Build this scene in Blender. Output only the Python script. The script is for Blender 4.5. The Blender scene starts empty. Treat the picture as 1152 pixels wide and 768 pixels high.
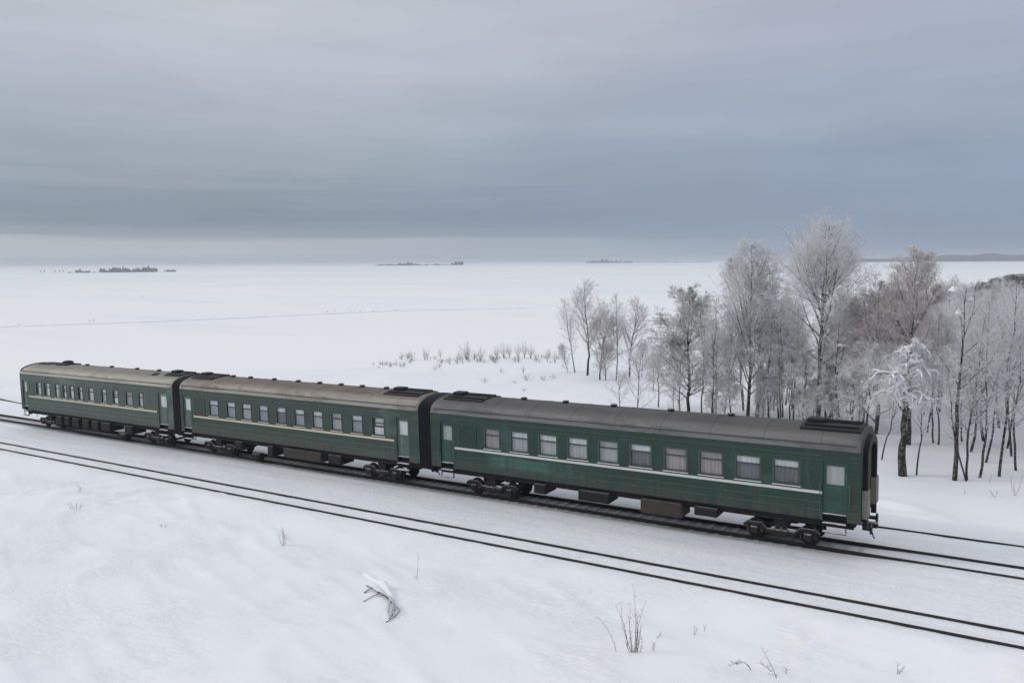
import bpy, math, random
import numpy as np
from mathutils import Vector, Matrix

random.seed(7)
SC = bpy.context.scene
COL = SC.collection
PI = math.pi

# ------------------------------------------------------------------ camera
F_PX, PITCH, ROLL, YAW, CH, CD = 900.0, 0.1007, -0.0066, -0.5572, 12.5754, 37.1082
GRADE = 0.0193
TG = math.tan(GRADE)
cy_, sy_ = math.cos(YAW), math.sin(YAW)
cp_, sp_ = math.cos(PITCH), math.sin(PITCH)
FW = np.array([sy_*cp_, cy_*cp_, -sp_])
_r = np.array([cy_, -sy_, 0.0])
_u = np.cross(_r, FW)
RT = _r*math.cos(ROLL) + _u*math.sin(ROLL)
UP = -_r*math.sin(ROLL) + _u*math.cos(ROLL)
CAM = np.array([0.0, -CD, CH])


def ray(u, v):
    d = FW + RT*(u-576)/F_PX - UP*(v-384)/F_PX
    return d/np.linalg.norm(d)


def proj(P):
    d = np.asarray(P, float)-CAM
    z = d @ FW
    return 576+F_PX*(d @ RT)/z, 384-F_PX*(d @ UP)/z


def lin(r, g, b):
    def c(x):
        x /= 255.0
        return x/12.92 if x <= 0.04045 else ((x+0.055)/1.055)**2.4
    return (c(r), c(g), c(b), 1.0)


# ------------------------------------------------------------------ terrain
LAKE_Z = -4.0
HW = 1.742
TS1, G0, G1, Z1 = 6.526, 0.655, 0.614, -0.068
SHX = [-600, -130, -110, -92, -80, -71, -62, -55, -40, -20, 0, 60, 200, 900]
SHY = [12, 15, 24, 44, 56, 66, 79, 96, 130, 180, 240, 330, 420, 700]


def _hash(ix, iy, s):
    h = np.sin(ix*127.1+iy*311.7+s*74.7)*43758.5453
    return h-np.floor(h)


def vnoise(x, y, s=0):
    ix, iy = np.floor(x), np.floor(y)
    fx, fy = x-ix, y-iy
    fx, fy = fx*fx*(3-2*fx), fy*fy*(3-2*fy)
    a, b = _hash(ix, iy, s), _hash(ix+1, iy, s)
    c, d = _hash(ix, iy+1, s), _hash(ix+1, iy+1, s)
    return (a*(1-fx)+b*fx)*(1-fy)+(c*(1-fx)+d*fx)*fy-0.5


def sstep(a, b, x):
    t = np.clip((x-a)/(b-a), 0, 1)
    return t*t*(3-2*t)


def zt(x):
    return TG*np.clip(x, -150, 90)


def bump2(x, y, cx, cyy, ang, la, lb):
    c, s = math.cos(ang), math.sin(ang)
    p = ((x-cx)*c+(y-cyy)*s)/la
    q = (-(x-cx)*s+(y-cyy)*c)/lb
    return p, q, np.exp(-p*p-q*q)


def height(x, y):
    x = np.asarray(x, float)
    y = np.asarray(y, float)
    t = zt(x)
    bed = t-0.14
    bed = bed+(-0.05+.10*sstep(-7.0, -1.5, x))*np.exp(-(y/0.9)**4)+.05*sstep(-7.0, -1.5, x)*np.exp(-((y+1.1)/.5)**2)                      # the blown-out trough of the train's track
    bed = bed-0.035*np.exp(-((y+TS1)/0.7)**4)
    bed = bed+0.05*np.exp(-((y+3.3)/1.1)**2)+0.03*vnoise(x*1.6, y*1.6, 3)*sstep(0.9, 1.6, np.abs(y))+0.05*vnoise(x*.35, y*.9, 4)*sstep(0.9, 1.8, np.abs(y))*sstep(0.7, 1.6, np.abs(y+TS1))
    # towards the viewer: a low bank, then open snow
    ifr = sstep(-7.6, -10.2, y)
    fore = t*0.85-0.55+0.22*vnoise(x*.09, y*.11, 11)+0.16*vnoise((x+y*.7)*.22, (y-x*.25)*.5, 12)
    rid = vnoise((x-y*.5)*.28, (y+x*.55)*.95, 13)
    fore = fore+0.24*np.maximum(rid-0.05, 0)*sstep(-0.2, .3, vnoise(x*.05, y*.08, 14))
    rid2 = 1-np.abs(2*vnoise((x-y*.4)*.17, (y+x*.3)*.6, 15))
    fore = fore+0.08*sstep(.75, 1.0, rid2)
    rid3 = 1-np.abs(2*vnoise((x+y*.9)*.42, (y-x*.45)*1.5, 16))
    fore = fore+0.10*sstep(.8, 1.0, rid3)*sstep(-.05, .25, vnoise(x*.07+3, y*.1, 17))
    # behind the tracks: land falling to the frozen lake
    land = 0.6*t-1.55+0.45*vnoise(x*.05, y*.05, 21)+0.22*vnoise(x*.17, y*.17, 22)+0.10*vnoise(x*.5, y*.3, 23)
    lake = LAKE_Z-0.9
    ys = np.interp(x, SHX, SHY)+7*vnoise(x*.06, x*.0, 24)
    k = sstep(-9, 5, y-ys)
    back = land*(1-k)+lake*k
    ib = sstep(4.6, 12.0, y)
    h = bed*(1-ifr)*(1-ib)+fore*ifr+back*ib
    # a few wind drifts of the photograph
    for cx, cyy, ang, la, lb, amp in ((-3.9, 9.4, -.65, 1.5, .35, .30), (-2.6, 8.0, -.6, 1.8, .45, .22), (-5.2, 12.5, -.4, 3.0, .8, .25),
                                      (-49.5, -10.4, .85, 1.8, .22, .30), (-47.0, -10.0, .8, 2.2, .22, .26), (-44.2, -9.8, .8, 1.9, .22, .26), (-41.0, -9.3, .75, 2.2, .22, .22),
                                      (-47.3, -11.6, .6, 1.1, .45, .42), (-49.5, -13.4, .25, 4.5, .5, .32), (-46.0, -12.6, .3, 2.6, .5, .25), (-38.5, -9.6, -.5, 2.4, .25, .16),
                                      (-21.9, -9.7, .1, 1.6, .5, .10), (-22.5, -11.6, -.5, 1.7, .3, .10),
                                      (-25.8, -21.6, .5, 1.1, .16, .12), (-24.4, -23.4, .35, 1.6, .18, .12), (-14, -18.5, -.15, 3.0, .35, .08), (-31, -10.2, -.35, 2.5, .2, .12)):
        p, q, e = bump2(x, y, cx, cyy, ang, la, lb)
        h = h+amp*e*np.where(q > 0, 1.0, np.exp(-2.0*q*q))
    far = sstep(700, 2500, np.hypot(x, y))
    return h*(1-far)+lake*far


def on_ground(u, v):
    d = ray(u, v)
    ts = np.geomspace(8, 6000, 3000)
    P = CAM[None]+d[None]*ts[:, None]
    hz = np.maximum(height(P[:, 0], P[:, 1]), LAKE_Z)
    below = np.nonzero(P[:, 2] < hz)[0]
    if not len(below):
        return P[-1]
    i = below[0]
    a, b = ts[max(i-1, 0)], ts[i]
    for _ in range(25):
        m = .5*(a+b)
        p = CAM+d*m
        if p[2] < max(float(height(p[0], p[1])), LAKE_Z):
            b = m
        else:
            a = m
    p = CAM+d*b
    return np.array([p[0], p[1], max(float(height(p[0], p[1])), LAKE_Z)])


def top_height(p, v):
    """height of an upright thing at p whose top shows at image row v"""
    a, b = 0.1, 60.0
    for _ in range(40):
        m = .5*(a+b)
        if proj([p[0], p[1], p[2]+m])[1] > v:
            a = m
        else:
            b = m
    return a


# ------------------------------------------------------------------ materials
class NT:
    def __init__(self, name):
        self.m = bpy.data.materials.new(name)
        self.m.use_nodes = True
        self.t = self.m.node_tree
        self.t.nodes.clear()
        self.out = self.t.nodes.new('ShaderNodeOutputMaterial')

    def n(self, kind, **kw):
        nd = self.t.nodes.new(kind)
        for k, v in kw.items():
            if k.startswith('_'):
                setattr(nd, k[1:], v)
            else:
                sock = nd.inputs[int(k[1:])] if k[0] == 'i' and k[1:].isdigit() else nd.inputs[k.replace('__', ' ')]
                self.put(sock, v)
        return nd

    def put(self, sock, v):
        if isinstance(v, bpy.types.NodeSocket):
            self.t.links.new(v, sock)
        elif isinstance(v, bpy.types.Node):
            self.t.links.new(v.outputs[0], sock)
        else:
            sock.default_value = v

    def coord(self, which='Object'):
        return self.n('ShaderNodeTexCoord').outputs[which]

    def mapping(self, vec, scale=(1, 1, 1), loc=(0, 0, 0)):
        return self.n('ShaderNodeMapping', Vector=vec, Scale=scale, Location=loc).outputs[0]

    def noise(self, vec, scale=1.0, detail=3.0, rough=.55):
        return self.n('ShaderNodeTexNoise', Vector=vec, Scale=scale, Detail=detail, Roughness=rough).outputs[0]

    def rng(self, v, a, b, c=0.0, d=1.0):
        nd = self.n('ShaderNodeMapRange', _interpolation_type='SMOOTHSTEP')
        self.put(nd.inputs[0], v)
        for i, q in enumerate((a, b, c, d)):
            self.put(nd.inputs[i+1], q)
        return nd.outputs[0]

    def mix(self, f, a, b, mode='MIX'):
        nd = self.n('ShaderNodeMix', _data_type='RGBA', _blend_type=mode)
        self.put(nd.inputs[0], f)
        self.put(nd.inputs[6], a)
        self.put(nd.inputs[7], b)
        return nd.outputs[2]

    def math(self, op, a, b=0.0, clamp=False):
        nd = self.n('ShaderNodeMath', _operation=op, _use_clamp=clamp)
        self.put(nd.inputs[0], a)
        self.put(nd.inputs[1], b)
        return nd.outputs[0]

    def sep(self, v):
        return self.n('ShaderNodeSeparateXYZ', Vector=v).outputs

    def bump(self, h, strength=.3, dist=.05):
        return self.n('ShaderNodeBump', Height=h, Strength=strength, Distance=dist).outputs[0]

    def bsdf(self, color, rough=.7, normal=None, spec=.3, metal=0.0, **kw):
        b = self.n('ShaderNodeBsdfPrincipled')
        self.put(b.inputs['Base Color'], color)
        self.put(b.inputs['Roughness'], rough)
        self.put(b.inputs['Specular IOR Level'], spec)
        self.put(b.inputs['Metallic'], metal)
        if normal is not None:
            self.put(b.inputs['Normal'], normal)
        for k, v in kw.items():
            self.put(b.inputs[k.replace('__', ' ')], v)
        self.t.links.new(b.outputs[0], self.out.inputs[0])
        return b


def up_snow(N, base, lo=.35, hi=.75, amount=1.0, snow=(.80, .82, .86, 1), scale=6.0):
    """snow or rime lying on the upward faces of a thing"""
    nz = N.sep(N.n('ShaderNodeNewGeometry').outputs['Normal'])[2]
    nn = N.noise(N.coord(), scale, 3)
    f = N.rng(N.math('ADD', nz, N.math('MULTIPLY', N.math('SUBTRACT', nn, .5), .9)), lo, hi, 0, amount)
    return N.mix(f, base, snow)


M = {}


def m_snow():
    N = NT('snow')
    co = N.coord()
    xyz = N.sep(co)
    big = N.noise(co, .06, 4)
    mid = N.noise(N.mapping(co, (.5, 1.2, 1)), .9, 5, .6)
    fin = N.noise(co, 9, 4, .65)
    col = N.mix(N.rng(big, .35, .65), (.82, .84, .88, 1), (.875, .88, .895, 1))
    col = N.mix(N.rng(mid, .45, .75, 0, .35), col, (.79, .81, .86, 1))
    # gritty, dusty snow on the track bed
    wob = N.math('MULTIPLY', N.math('SUBTRACT', N.noise(co, .7, 4), .5), 1.6)
    yy = N.math('ADD', xyz[1], wob)
    bed = N.math('MULTIPLY', N.rng(yy, -8.4, -7.2), N.rng(yy, 3.6, 1.6))
    streak = N.noise(N.mapping(co, (.12, 2.2, 1)), 1.0, 5, .6)
    grit = N.noise(co, 14, 3, .7)
    grit2 = N.noise(co, 3.2, 5, .7)
    bedc = N.mix(N.rng(streak, .3, .7), (.77, .79, .825, 1), (.88, .89, .91, 1))
    bedc = N.mix(N.rng(grit, .55, .75, 0, .5), bedc, (.88, .89, .92, 1))
    bedc = N.mix(N.rng(grit2, .52, .68, 0, .45), bedc, (.60, .62, .67, 1))
    speck = N.noise(co, 5.5, 2, .8)
    bedc = N.mix(N.rng(speck, .61, .72, 0, .5), bedc, (.52, .54, .58, 1))
    bedc = N.mix(N.rng(N.noise(co, 6.5, 3, .6), .57, .66, 0, .6), bedc, (.92, .93, .95, 1))
    col = N.mix(N.math('MULTIPLY', bed, .85), col, bedc)
    # blown-out dirty trough of the used track: ballast dust in the snow
    tr = N.math('MULTIPLY', N.rng(xyz[1], -1.45, -1.0), N.rng(xyz[1], 1.25, .85))
    trx = N.rng(N.math('ADD', xyz[0], N.math('MULTIPLY', N.noise(co, .4, 3), 5)), -9.0, -2.0, .92, .12)
    dirt = N.mix(N.noise(co, 5, 4, .7), (.34, .345, .37, 1), (.58, .59, .63, 1))
    col = N.mix(N.math('MULTIPLY', tr, trx), col, dirt)
    h = N.math('ADD', N.math('MULTIPLY', mid, .40), N.math('MULTIPLY', fin, .10))
    h = N.math('ADD', h, N.math('MULTIPLY', N.math('MULTIPLY', bed, N.math('ADD', grit2, N.math('MULTIPLY', grit, .5))), .8))
    crust = N.noise(N.mapping(co, (1.0, 2.6, 1), (0, 0, 0)), 2.6, 6, .68)
    h = N.math('ADD', h, N.math('MULTIPLY', N.math('MULTIPLY', N.rng(crust, .42, .70), N.rng(N.noise(co, .22, 4, .6), .42, .66, .03, .26)), 1.0))
    N.bsdf(col, .75, N.bump(h, .55, .14), .2)
    return N.m


def m_lake():
    N = NT('lake_snow')
    co = N.coord()
    wind = N.noise(N.mapping(co, (.010, .035, 1)), 1.0, 6, .6)
    patch = N.noise(N.mapping(co, (.0016, .004, 1)), 1.0, 5, .55)
    fin = N.noise(N.mapping(co, (.25, .6, 1)), 1.0, 4, .6)
    col = N.mix(N.rng(patch, .38, .62), (.81, .835, .865, 1), (.885, .89, .885, 1))
    col = N.mix(N.rng(wind, .50, .72, 0, .4), col, (.74, .77, .82, 1))
    N.bsdf(col, .75, N.bump(N.math('ADD', N.math('MULTIPLY', wind, 2.0), N.math('MULTIPLY', fin, .25)), .5, .25), .2)
    return N.m


def m_path():
    N = NT('trodden_snow')
    col = N.mix(N.noise(N.coord(), 1.4, 4), (.60, .63, .69, 1), (.80, .82, .86, 1))
    N.bsdf(col, .8)
    return N.m


def m_paint(name, c1, c2, rust=.25, seed=0.0, patch=None):
    N = NT(name)
    co = N.mapping(N.coord(), (1, 1, 1), (seed, seed*.3, 0))
    drip = N.noise(N.mapping(co, (2.4, 1, .22)), 1.0, 5, .65)
    pan = N.noise(N.mapping(co, (.22, 1, .5)), 1.0, 3, .6)
    fade = N.noise(N.mapping(co, (.5, 1, 1.4)), 1.3, 4, .6)
    col = N.mix(N.rng(fade, .3, .7), c1, c2)
    col = N.mix(N.rng(pan, .53, .70, 0, .75), col, (min(1, c2[0]*1.9+.01), min(1, c2[1]*1.7+.012), min(1, c2[2]*1.75+.012), 1))
    und = N.noise(N.mapping(co, (4.5, 1, .10)), 1.0, 4, .7)
    col = N.mix(N.rng(und, .54, .72, 0, .45), col, (c2[0]*1.7+.02, c2[1]*1.35+.02, c2[2]*1.35+.018, 1))
    col = N.mix(N.rng(drip, .48, .70, 0, .75), col, (c1[0]*1.1+.012, c1[1]*.72+.008, c1[2]*.62+.006, 1))
    z = N.sep(N.coord())[2]
    low = N.math('MULTIPLY', N.rng(z, 2.5, 1.55), N.rng(drip, .3, .6))
    col = N.mix(N.math('MULTIPLY', low, rust*2), col, (.075, .07, .06, 1))
    if patch:       # a pale teal sheen painted into the colour of the lower side
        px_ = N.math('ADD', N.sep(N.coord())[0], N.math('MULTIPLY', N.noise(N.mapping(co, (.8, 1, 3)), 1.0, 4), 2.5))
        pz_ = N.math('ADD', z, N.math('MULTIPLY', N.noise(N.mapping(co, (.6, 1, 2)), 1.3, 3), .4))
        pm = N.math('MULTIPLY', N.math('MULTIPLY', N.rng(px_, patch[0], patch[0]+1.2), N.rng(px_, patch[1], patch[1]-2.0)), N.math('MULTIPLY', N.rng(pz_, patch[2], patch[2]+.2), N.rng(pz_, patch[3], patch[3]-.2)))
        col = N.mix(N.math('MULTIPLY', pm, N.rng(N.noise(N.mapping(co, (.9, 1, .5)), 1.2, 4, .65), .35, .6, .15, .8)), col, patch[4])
    spk = N.noise(N.mapping(co, (1.5, 1, 5)), 9, 2, .5)
    col = N.mix(N.rng(spk, .70, .74, 0, .5), col, (.42, .45, .43, 1))
    N.bsdf(col, N.rng(fade, .2, .8, .38, .6), N.bump(N.noise(N.mapping(co, (1.0, 1, .5)), 1.4, 3), .5, .035), .4)
    return N.m


def m_roof(name, c1, c2, c3):
    N = NT(name)
    co = N.coord()
    st = N.noise(N.mapping(co, (.14, 2.6, 2.6)), 1.0, 6, .65)
    bl = N.noise(N.mapping(co, (.35, 1.0, 1.0)), 1.0, 5, .65)
    cr = N.noise(N.mapping(co, (2.5, .6, .6)), 1.0, 4, .6)
    col = N.mix(N.rng(st, .35, .65), c1, c2)
    col = N.mix(N.rng(bl, .48, .68, 0, .8), col, c3)
    col = N.mix(N.rng(cr, .58, .75, 0, .35), col, tuple(q*.5 for q in c3[:3])+(1,))
    zr = N.math('ADD', N.sep(co)[2], N.math('MULTIPLY', N.math('SUBTRACT', st, .5), .5))
    col = N.mix(N.rng(zr, 5.02, 5.30, 0, .72), col, tuple(q*.62 for q in c3[:3])+(1,))
    N.bsdf(col, .7, N.bump(N.noise(N.mapping(co, (.8, 1.5, 1.5)), 1.2, 3), .25, .02), .25)
    return N.m


def m_plain(name, c, rough=.6, var=.25, scale=4.0, snow=0.0, spec=.3, metal=0.0):
    N = NT(name)
    nn = N.noise(N.coord(), scale, 5, .65)
    col = N.mix(nn, tuple(max(0, q*(1-var)) for q in c[:3])+(1,), tuple(min(1, q*(1+var)) for q in c[:3])+(1,))
    if snow:
        col = up_snow(N, col, .45, .85, snow)
    N.bsdf(col, rough, None, spec, metal)
    return N.m


def m_glass():
    N = NT('window_glass')
    g = N.n('ShaderNodeBsdfGlossy', Color=(.9, .93, .95, 1), Roughness=.06)
    t = N.n('ShaderNodeBsdfTransparent', Color=(.95, .965, .96, 1))
    fc = N.n('ShaderNodeLayerWeight', Blend=.5).outputs['Facing']
    f = N.math('ADD', N.math('MULTIPLY', N.math('POWER', fc, 4.0), .55), .03, True)
    mx = N.n('ShaderNodeMixShader', i0=f, i1=t.outputs[0], i2=g.outputs[0])
    N.t.links.new(mx.outputs[0], N.out.inputs[0])
    return N.m


def m_cloth(name, c):
    N = NT(name)
    co = N.coord()
    pl = N.noise(N.mapping(co, (9, 1, .4)), 1.0, 2)
    col = N.mix(N.rng(pl, .35, .65), tuple(q*.8 for q in c[:3])+(1,), c)
    N.bsdf(col, .9, N.bump(pl, .6, .05))
    return N.m


def m_bark(name, dark, light, white=.35, snow=.5):
    N = NT(name)
    co = N.coord()
    b1 = N.noise(N.mapping(co, (3, 3, 2.2)), 2.2, 4, .7)
    b2 = N.noise(N.mapping(co, (5, 5, 1.2)), 3.0, 3, .6)
    col = N.mix(N.rng(b2, .3, .7), dark, tuple(q*1.6 for q in dark[:3])+(1,))
    col = N.mix(N.rng(b1, .50, .62, 0, white), col, light)
    col = up_snow(N, col, .3, .8, snow, scale=9.0)
    N.bsdf(col, .85, N.bump(b2, .5, .03), .15)
    return N.m


def m_twig(name, dark, frost, lo, hi):
    N = NT(name)
    co = N.coord()
    n1 = N.noise(co, .55, 3, .6)
    n2 = N.noise(co, 7.0, 2, .6)
    s = N.math('ADD', N.math('MULTIPLY', n1, .65), N.math('MULTIPLY', n2, .35))
    nz = N.sep(N.n('ShaderNodeNewGeometry').outputs['Normal'])[2]
    s = N.math('ADD', s, N.math('MULTIPLY', nz, .10))
    col = N.mix(N.rng(s, lo, hi), dark, frost)
    b = N.bsdf(col, .85, None, .1)
    tr = N.n('ShaderNodeBsdfTranslucent', Color=col)      # rime lets light through
    mx = N.n('ShaderNodeMixShader', i0=.38, i1=b.outputs[0], i2=tr.outputs[0])
    N.t.links.new(mx.outputs[0], N.out.inputs[0])
    return N.m


M['snow'] = m_snow()
M['lake'] = m_lake()
M['path'] = m_path()
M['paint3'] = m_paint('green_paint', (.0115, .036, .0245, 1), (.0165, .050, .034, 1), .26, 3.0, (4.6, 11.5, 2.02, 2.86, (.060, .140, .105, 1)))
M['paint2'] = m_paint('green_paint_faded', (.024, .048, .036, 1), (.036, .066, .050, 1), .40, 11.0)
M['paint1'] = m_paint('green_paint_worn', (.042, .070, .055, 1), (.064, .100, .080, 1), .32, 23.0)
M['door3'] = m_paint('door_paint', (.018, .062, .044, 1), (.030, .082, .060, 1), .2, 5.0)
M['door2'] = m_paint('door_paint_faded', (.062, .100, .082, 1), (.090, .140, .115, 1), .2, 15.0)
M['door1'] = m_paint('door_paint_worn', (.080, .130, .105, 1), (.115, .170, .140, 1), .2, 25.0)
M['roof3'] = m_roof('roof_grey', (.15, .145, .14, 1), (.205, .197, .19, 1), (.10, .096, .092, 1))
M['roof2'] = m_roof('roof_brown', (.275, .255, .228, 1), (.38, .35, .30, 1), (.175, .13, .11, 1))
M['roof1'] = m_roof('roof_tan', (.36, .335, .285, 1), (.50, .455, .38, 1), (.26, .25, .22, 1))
M['black'] = m_plain('black_rubber', (.010, .011, .013, 1), .55, .4, 5, 0, .3)
M['bellows_grey'] = m_plain('dusty_rubber', (.045, .042, .040, 1), .75, .4, 3, 0, .2)
M['under'] = m_plain('sooty_steel', (.016, .014, .013, 1), .75, .5, 7, 0.25)
M['boxbrown'] = m_plain('dusty_box', (.052, .043, .037, 1), .8, .4, 4, .15)
M['rust'] = m_plain('rusty_cast_steel', (.026, .021, .018, 1), .8, .5, 9, 0.45)
M['step'] = m_plain('snowy_tread', (.03, .028, .027, 1), .8, .4, 9, .95)
M['endwall'] = m_plain('end_wall_paint', (.065, .062, .055, 1), .7, .35, 2.5, 0)
M['endtan'] = m_plain('end_panel', (.20, .18, .145, 1), .7, .35, 2.5, 0)
M['stripe_white'] = m_plain('stripe_white', (.58, .57, .54, 1), .6, .15, 2, 0)
M['stripe_cream'] = m_plain('stripe_cream', (.60, .53, .40, 1), .6, .18, 2, 0)
M['frame'] = m_plain('frame_grey', (.055, .075, .068, 1), .5, .3, 4, 0)
M['sill'] = m_plain('rimed_sill', (.62, .63, .65, 1), .7, .2, 6, 0)
M['rib1'] = m_plain('worn_highlit_trim', (.15, .19, .165, 1), .5, .5, 3, 0)  # ribs paler than the body: scratches, plus an edge highlight put into the colour
M['rib2'] = m_plain('worn_highlit_trim_middle', (.10, .14, .115, 1), .5, .6, 3, 0)
M['rib3'] = m_plain('worn_highlit_trim_front', (.065, .105, .085, 1), .5, .7, 3, 0)
M['glass'] = m_glass()
M['curtain_a'] = m_cloth('curtain_grey', (.80, .79, .81, 1))
M['curtain_b'] = m_cloth('curtain_rose', (.74, .67, .67, 1))
M['curtain_c'] = m_cloth('curtain_white', (.80, .80, .78, 1))
M['blind'] = m_cloth('blind_dim', (.36, .36, .39, 1))
M['curtain_d'] = m_cloth('curtain_dim_grey', (.46, .455, .47, 1))
M['curtain_e'] = m_cloth('curtain_dim_rose', (.40, .34, .34, 1))
M['curtain_f'] = m_cloth('blind_dark', (.16, .16, .185, 1))
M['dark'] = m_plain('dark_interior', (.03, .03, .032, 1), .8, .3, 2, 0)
M['lamp'] = m_plain('lamp_glass', (.25, .03, .02, 1), .3, .1, 4, 0)
M['pole'] = m_plain('handrail_metal', (.10, .11, .10, 1), .5, .2, 4, .15)
M['rail'] = m_plain('rail_steel', (.022, .018, .017, 1), .6, .45, 3, 0.0, .4)
M['sleeper'] = m_plain('sleeper_wood', (.20, .20, .215, 1), .9, .35, 5, .6)
M['bark'] = m_bark('birch_bark', (.030, .027, .026, 1), (.50, .50, .50, 1), .45, .35)
M['bark_dark'] = m_bark('dark_bark', (.030, .026, .024, 1), (.42, .42, .43, 1), .32, .3)
M['bark_fallen'] = m_bark('fallen_bark', (.034, .029, .026, 1), (.42, .42, .43, 1), .25, .75)
M['bark_lichen'] = m_bark('lichen_bark', (.028, .026, .020, 1), (.25, .255, .205, 1), .55, .5)
M['twig'] = m_twig('rimed_twig', (.60, .575, .57, 1), (.94, .93, .94, 1), .24, .48)
M['twig_white'] = m_twig('white_rime_twig', (.70, .68, .68, 1), (.94, .935, .945, 1), .26, .48)
M['twig_brown'] = m_twig('brown_rime_twig', (.48, .42, .41, 1), (.89, .86, .85, 1), .30, .55)
M['twig_dark'] = m_twig('dark_rime_twig', (.20, .19, .19, 1), (.66, .65, .67, 1), .36, .64)
M['needle'] = m_twig('rimed_needle', (.36, .355, .33, 1), (.90, .90, .90, 1), .32, .58)
M['wood_hazy'] = m_plain('distant_wood', (.045, .048, .055, 1), .9, .3, .05, 0)
M['hill'] = m_plain('wooded_hill', (.06, .065, .075, 1), .9, .4, .02, 0)
M['wsnow'] = m_plain('fresh_snow', (.86, .87, .89, 1), .7, .04, 3, 0)
M['weed'] = m_plain('dry_stem', (.115, .095, .075, 1), .9, .35, 6, .25)
M['wood_far'] = m_plain('far_wood', (.20, .20, .21, 1), .9, .35, .05, .5)


# ------------------------------------------------------------------ mesh helpers
class MB:
    def __init__(self):
        self.v, self.f = [], []

    def quad(self, a, b, c, d):
        i = len(self.v)
        self.v += [tuple(a), tuple(b), tuple(c), tuple(d)]
        self.f.append((i, i+1, i+2, i+3))

    def box(self, x0, x1, y0, y1, z0, z1):
        i = len(self.v)
        self.v += [(x0, y0, z0), (x1, y0, z0), (x1, y1, z0), (x0, y1, z0), (x0, y0, z1), (x1, y0, z1), (x1, y1, z1), (x0, y1, z1)]
        self.f += [tuple(i+k for k in q) for q in ((0, 3, 2, 1), (4, 5, 6, 7), (0, 1, 5, 4), (1, 2, 6, 5), (2, 3, 7, 6), (3, 0, 4, 7))]
        return self

    def bbox(self, x0, x1, y0, y1, z0, z1, b=.02):
        """box with chamfered vertical and horizontal edges"""
        i = len(self.v)
        for z, k in ((z0, b), (z0+b, 0), (z1-b, 0), (z1, b)):
            c = b*.7 if k == 0 else b
            X0, X1, Y0, Y1 = x0+k, x1-k, y0+k, y1-k
            self.v += [(X0+c, Y0, z), (X1-c, Y0, z), (X1, Y0+c, z), (X1, Y1-c, z), (X1-c, Y1, z), (X0+c, Y1, z), (X0, Y1-c, z), (X0, Y0+c, z)]
        for r in range(3):
            for k in range(8):
                a, c = i+r*8+k, i+r*8+(k+1) % 8
                self.f.append((a, c, c+8, a+8))
        self.f.append(tuple(i+k for k in range(7, -1, -1)))
        self.f.append(tuple(i+24+k for k in range(8)))
        return self

    def tube(self, pts, r, n=8, cap=True):
        pts = [Vector(p) for p in pts]
        i = len(self.v)
        ref = None
        for k, p in enumerate(pts):
            t = (pts[min(k+1, len(pts)-1)]-pts[max(k-1, 0)]).normalized()
            if ref is None:
                ref = Vector((0, 0, 1)) if abs(t.z) < .9 else Vector((1, 0, 0))
            a = t.cross(ref).normalized()
            b = a.cross(t).normalized()
            ref = b
            rr = r[k] if isinstance(r, (list, tuple)) else r
            for j in range(n):
                q = 2*PI*j/n
                self.v.append(tuple(p+a*math.cos(q)*rr+b*math.sin(q)*rr))
        for k in range(len(pts)-1):
            for j in range(n):
                a, c = i+k*n+j, i+k*n+(j+1) % n
                self.f.append((a, c, c+n, a+n))
        if cap:
            self.f.append(tuple(i+j for j in range(n-1, -1, -1)))
            e = i+(len(pts)-1)*n
            self.f.append(tuple(e+j for j in range(n)))
        return self

    def disc(self, c, axis, r, w, n=24, bev=.015):
        c = Vector(c)
        a = Vector(axis).normalized()
        return self.tube([c-a*w/2, c-a*(w/2-bev), c+a*(w/2-bev), c+a*w/2], [r-bev, r, r, r-bev], n)

    def build(self, name, mat, parent=None, smooth=False):
        me = bpy.data.meshes.new(name)
        me.from_pydata(self.v, [], self.f)
        if smooth:
            me.shade_smooth()
        me.materials.append(mat)
        o = bpy.data.objects.new(name, me)
        COL.objects.link(o)
        o.parent = parent
        return o


def np_mesh(name, V, Q, mat, smooth=True):
    me = bpy.data.meshes.new(name)
    nv, nq = len(V), len(Q)
    me.vertices.add(nv)
    me.vertices.foreach_set('co', np.ascontiguousarray(V, np.float32).ravel())
    me.loops.add(nq*4)
    me.loops.foreach_set('vertex_index', np.ascontiguousarray(Q, np.int32).ravel())
    me.polygons.add(nq)
    me.polygons.foreach_set('loop_start', np.arange(0, nq*4, 4, dtype=np.int32))
    me.polygons.foreach_set('loop_total', np.full(nq, 4, np.int32))
    me.polygons.foreach_set('use_smooth', np.full(nq, smooth, bool))
    me.update(calc_edges=True)
    me.materials.append(mat)
    return me


def link(name, data, parent=None):
    o = bpy.data.objects.new(name, data)
    COL.objects.link(o)
    o.parent = parent
    return o


def tag(o, label=None, cat=None, group=None, kind=None):
    if label:
        o['label'] = label
    if cat:
        o['category'] = cat
    if group:
        o['group'] = group
    if kind:
        o['kind'] = kind
    return o


def empty(name, loc=(0, 0, 0)):
    o = bpy.data.objects.new(name, None)
    o.empty_display_size = .3
    o.location = loc
    COL.objects.link(o)
    return o


# ------------------------------------------------------------------ ground, lake, path
def axis(fine, far0, far1, grow=1.16):
    xs = list(fine)
    s = xs[-1]-xs[-2]
    while xs[-1] < far1:
        s *= grow
        xs.append(xs[-1]+s)
    xs[-1] = far1
    s = fine[1]-fine[0]
    pre = [fine[0]]
    while pre[-1] > far0:
        s *= grow
        pre.append(pre[-1]-s)
    pre[-1] = far0
    return np.array(pre[:0:-1]+xs)


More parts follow.
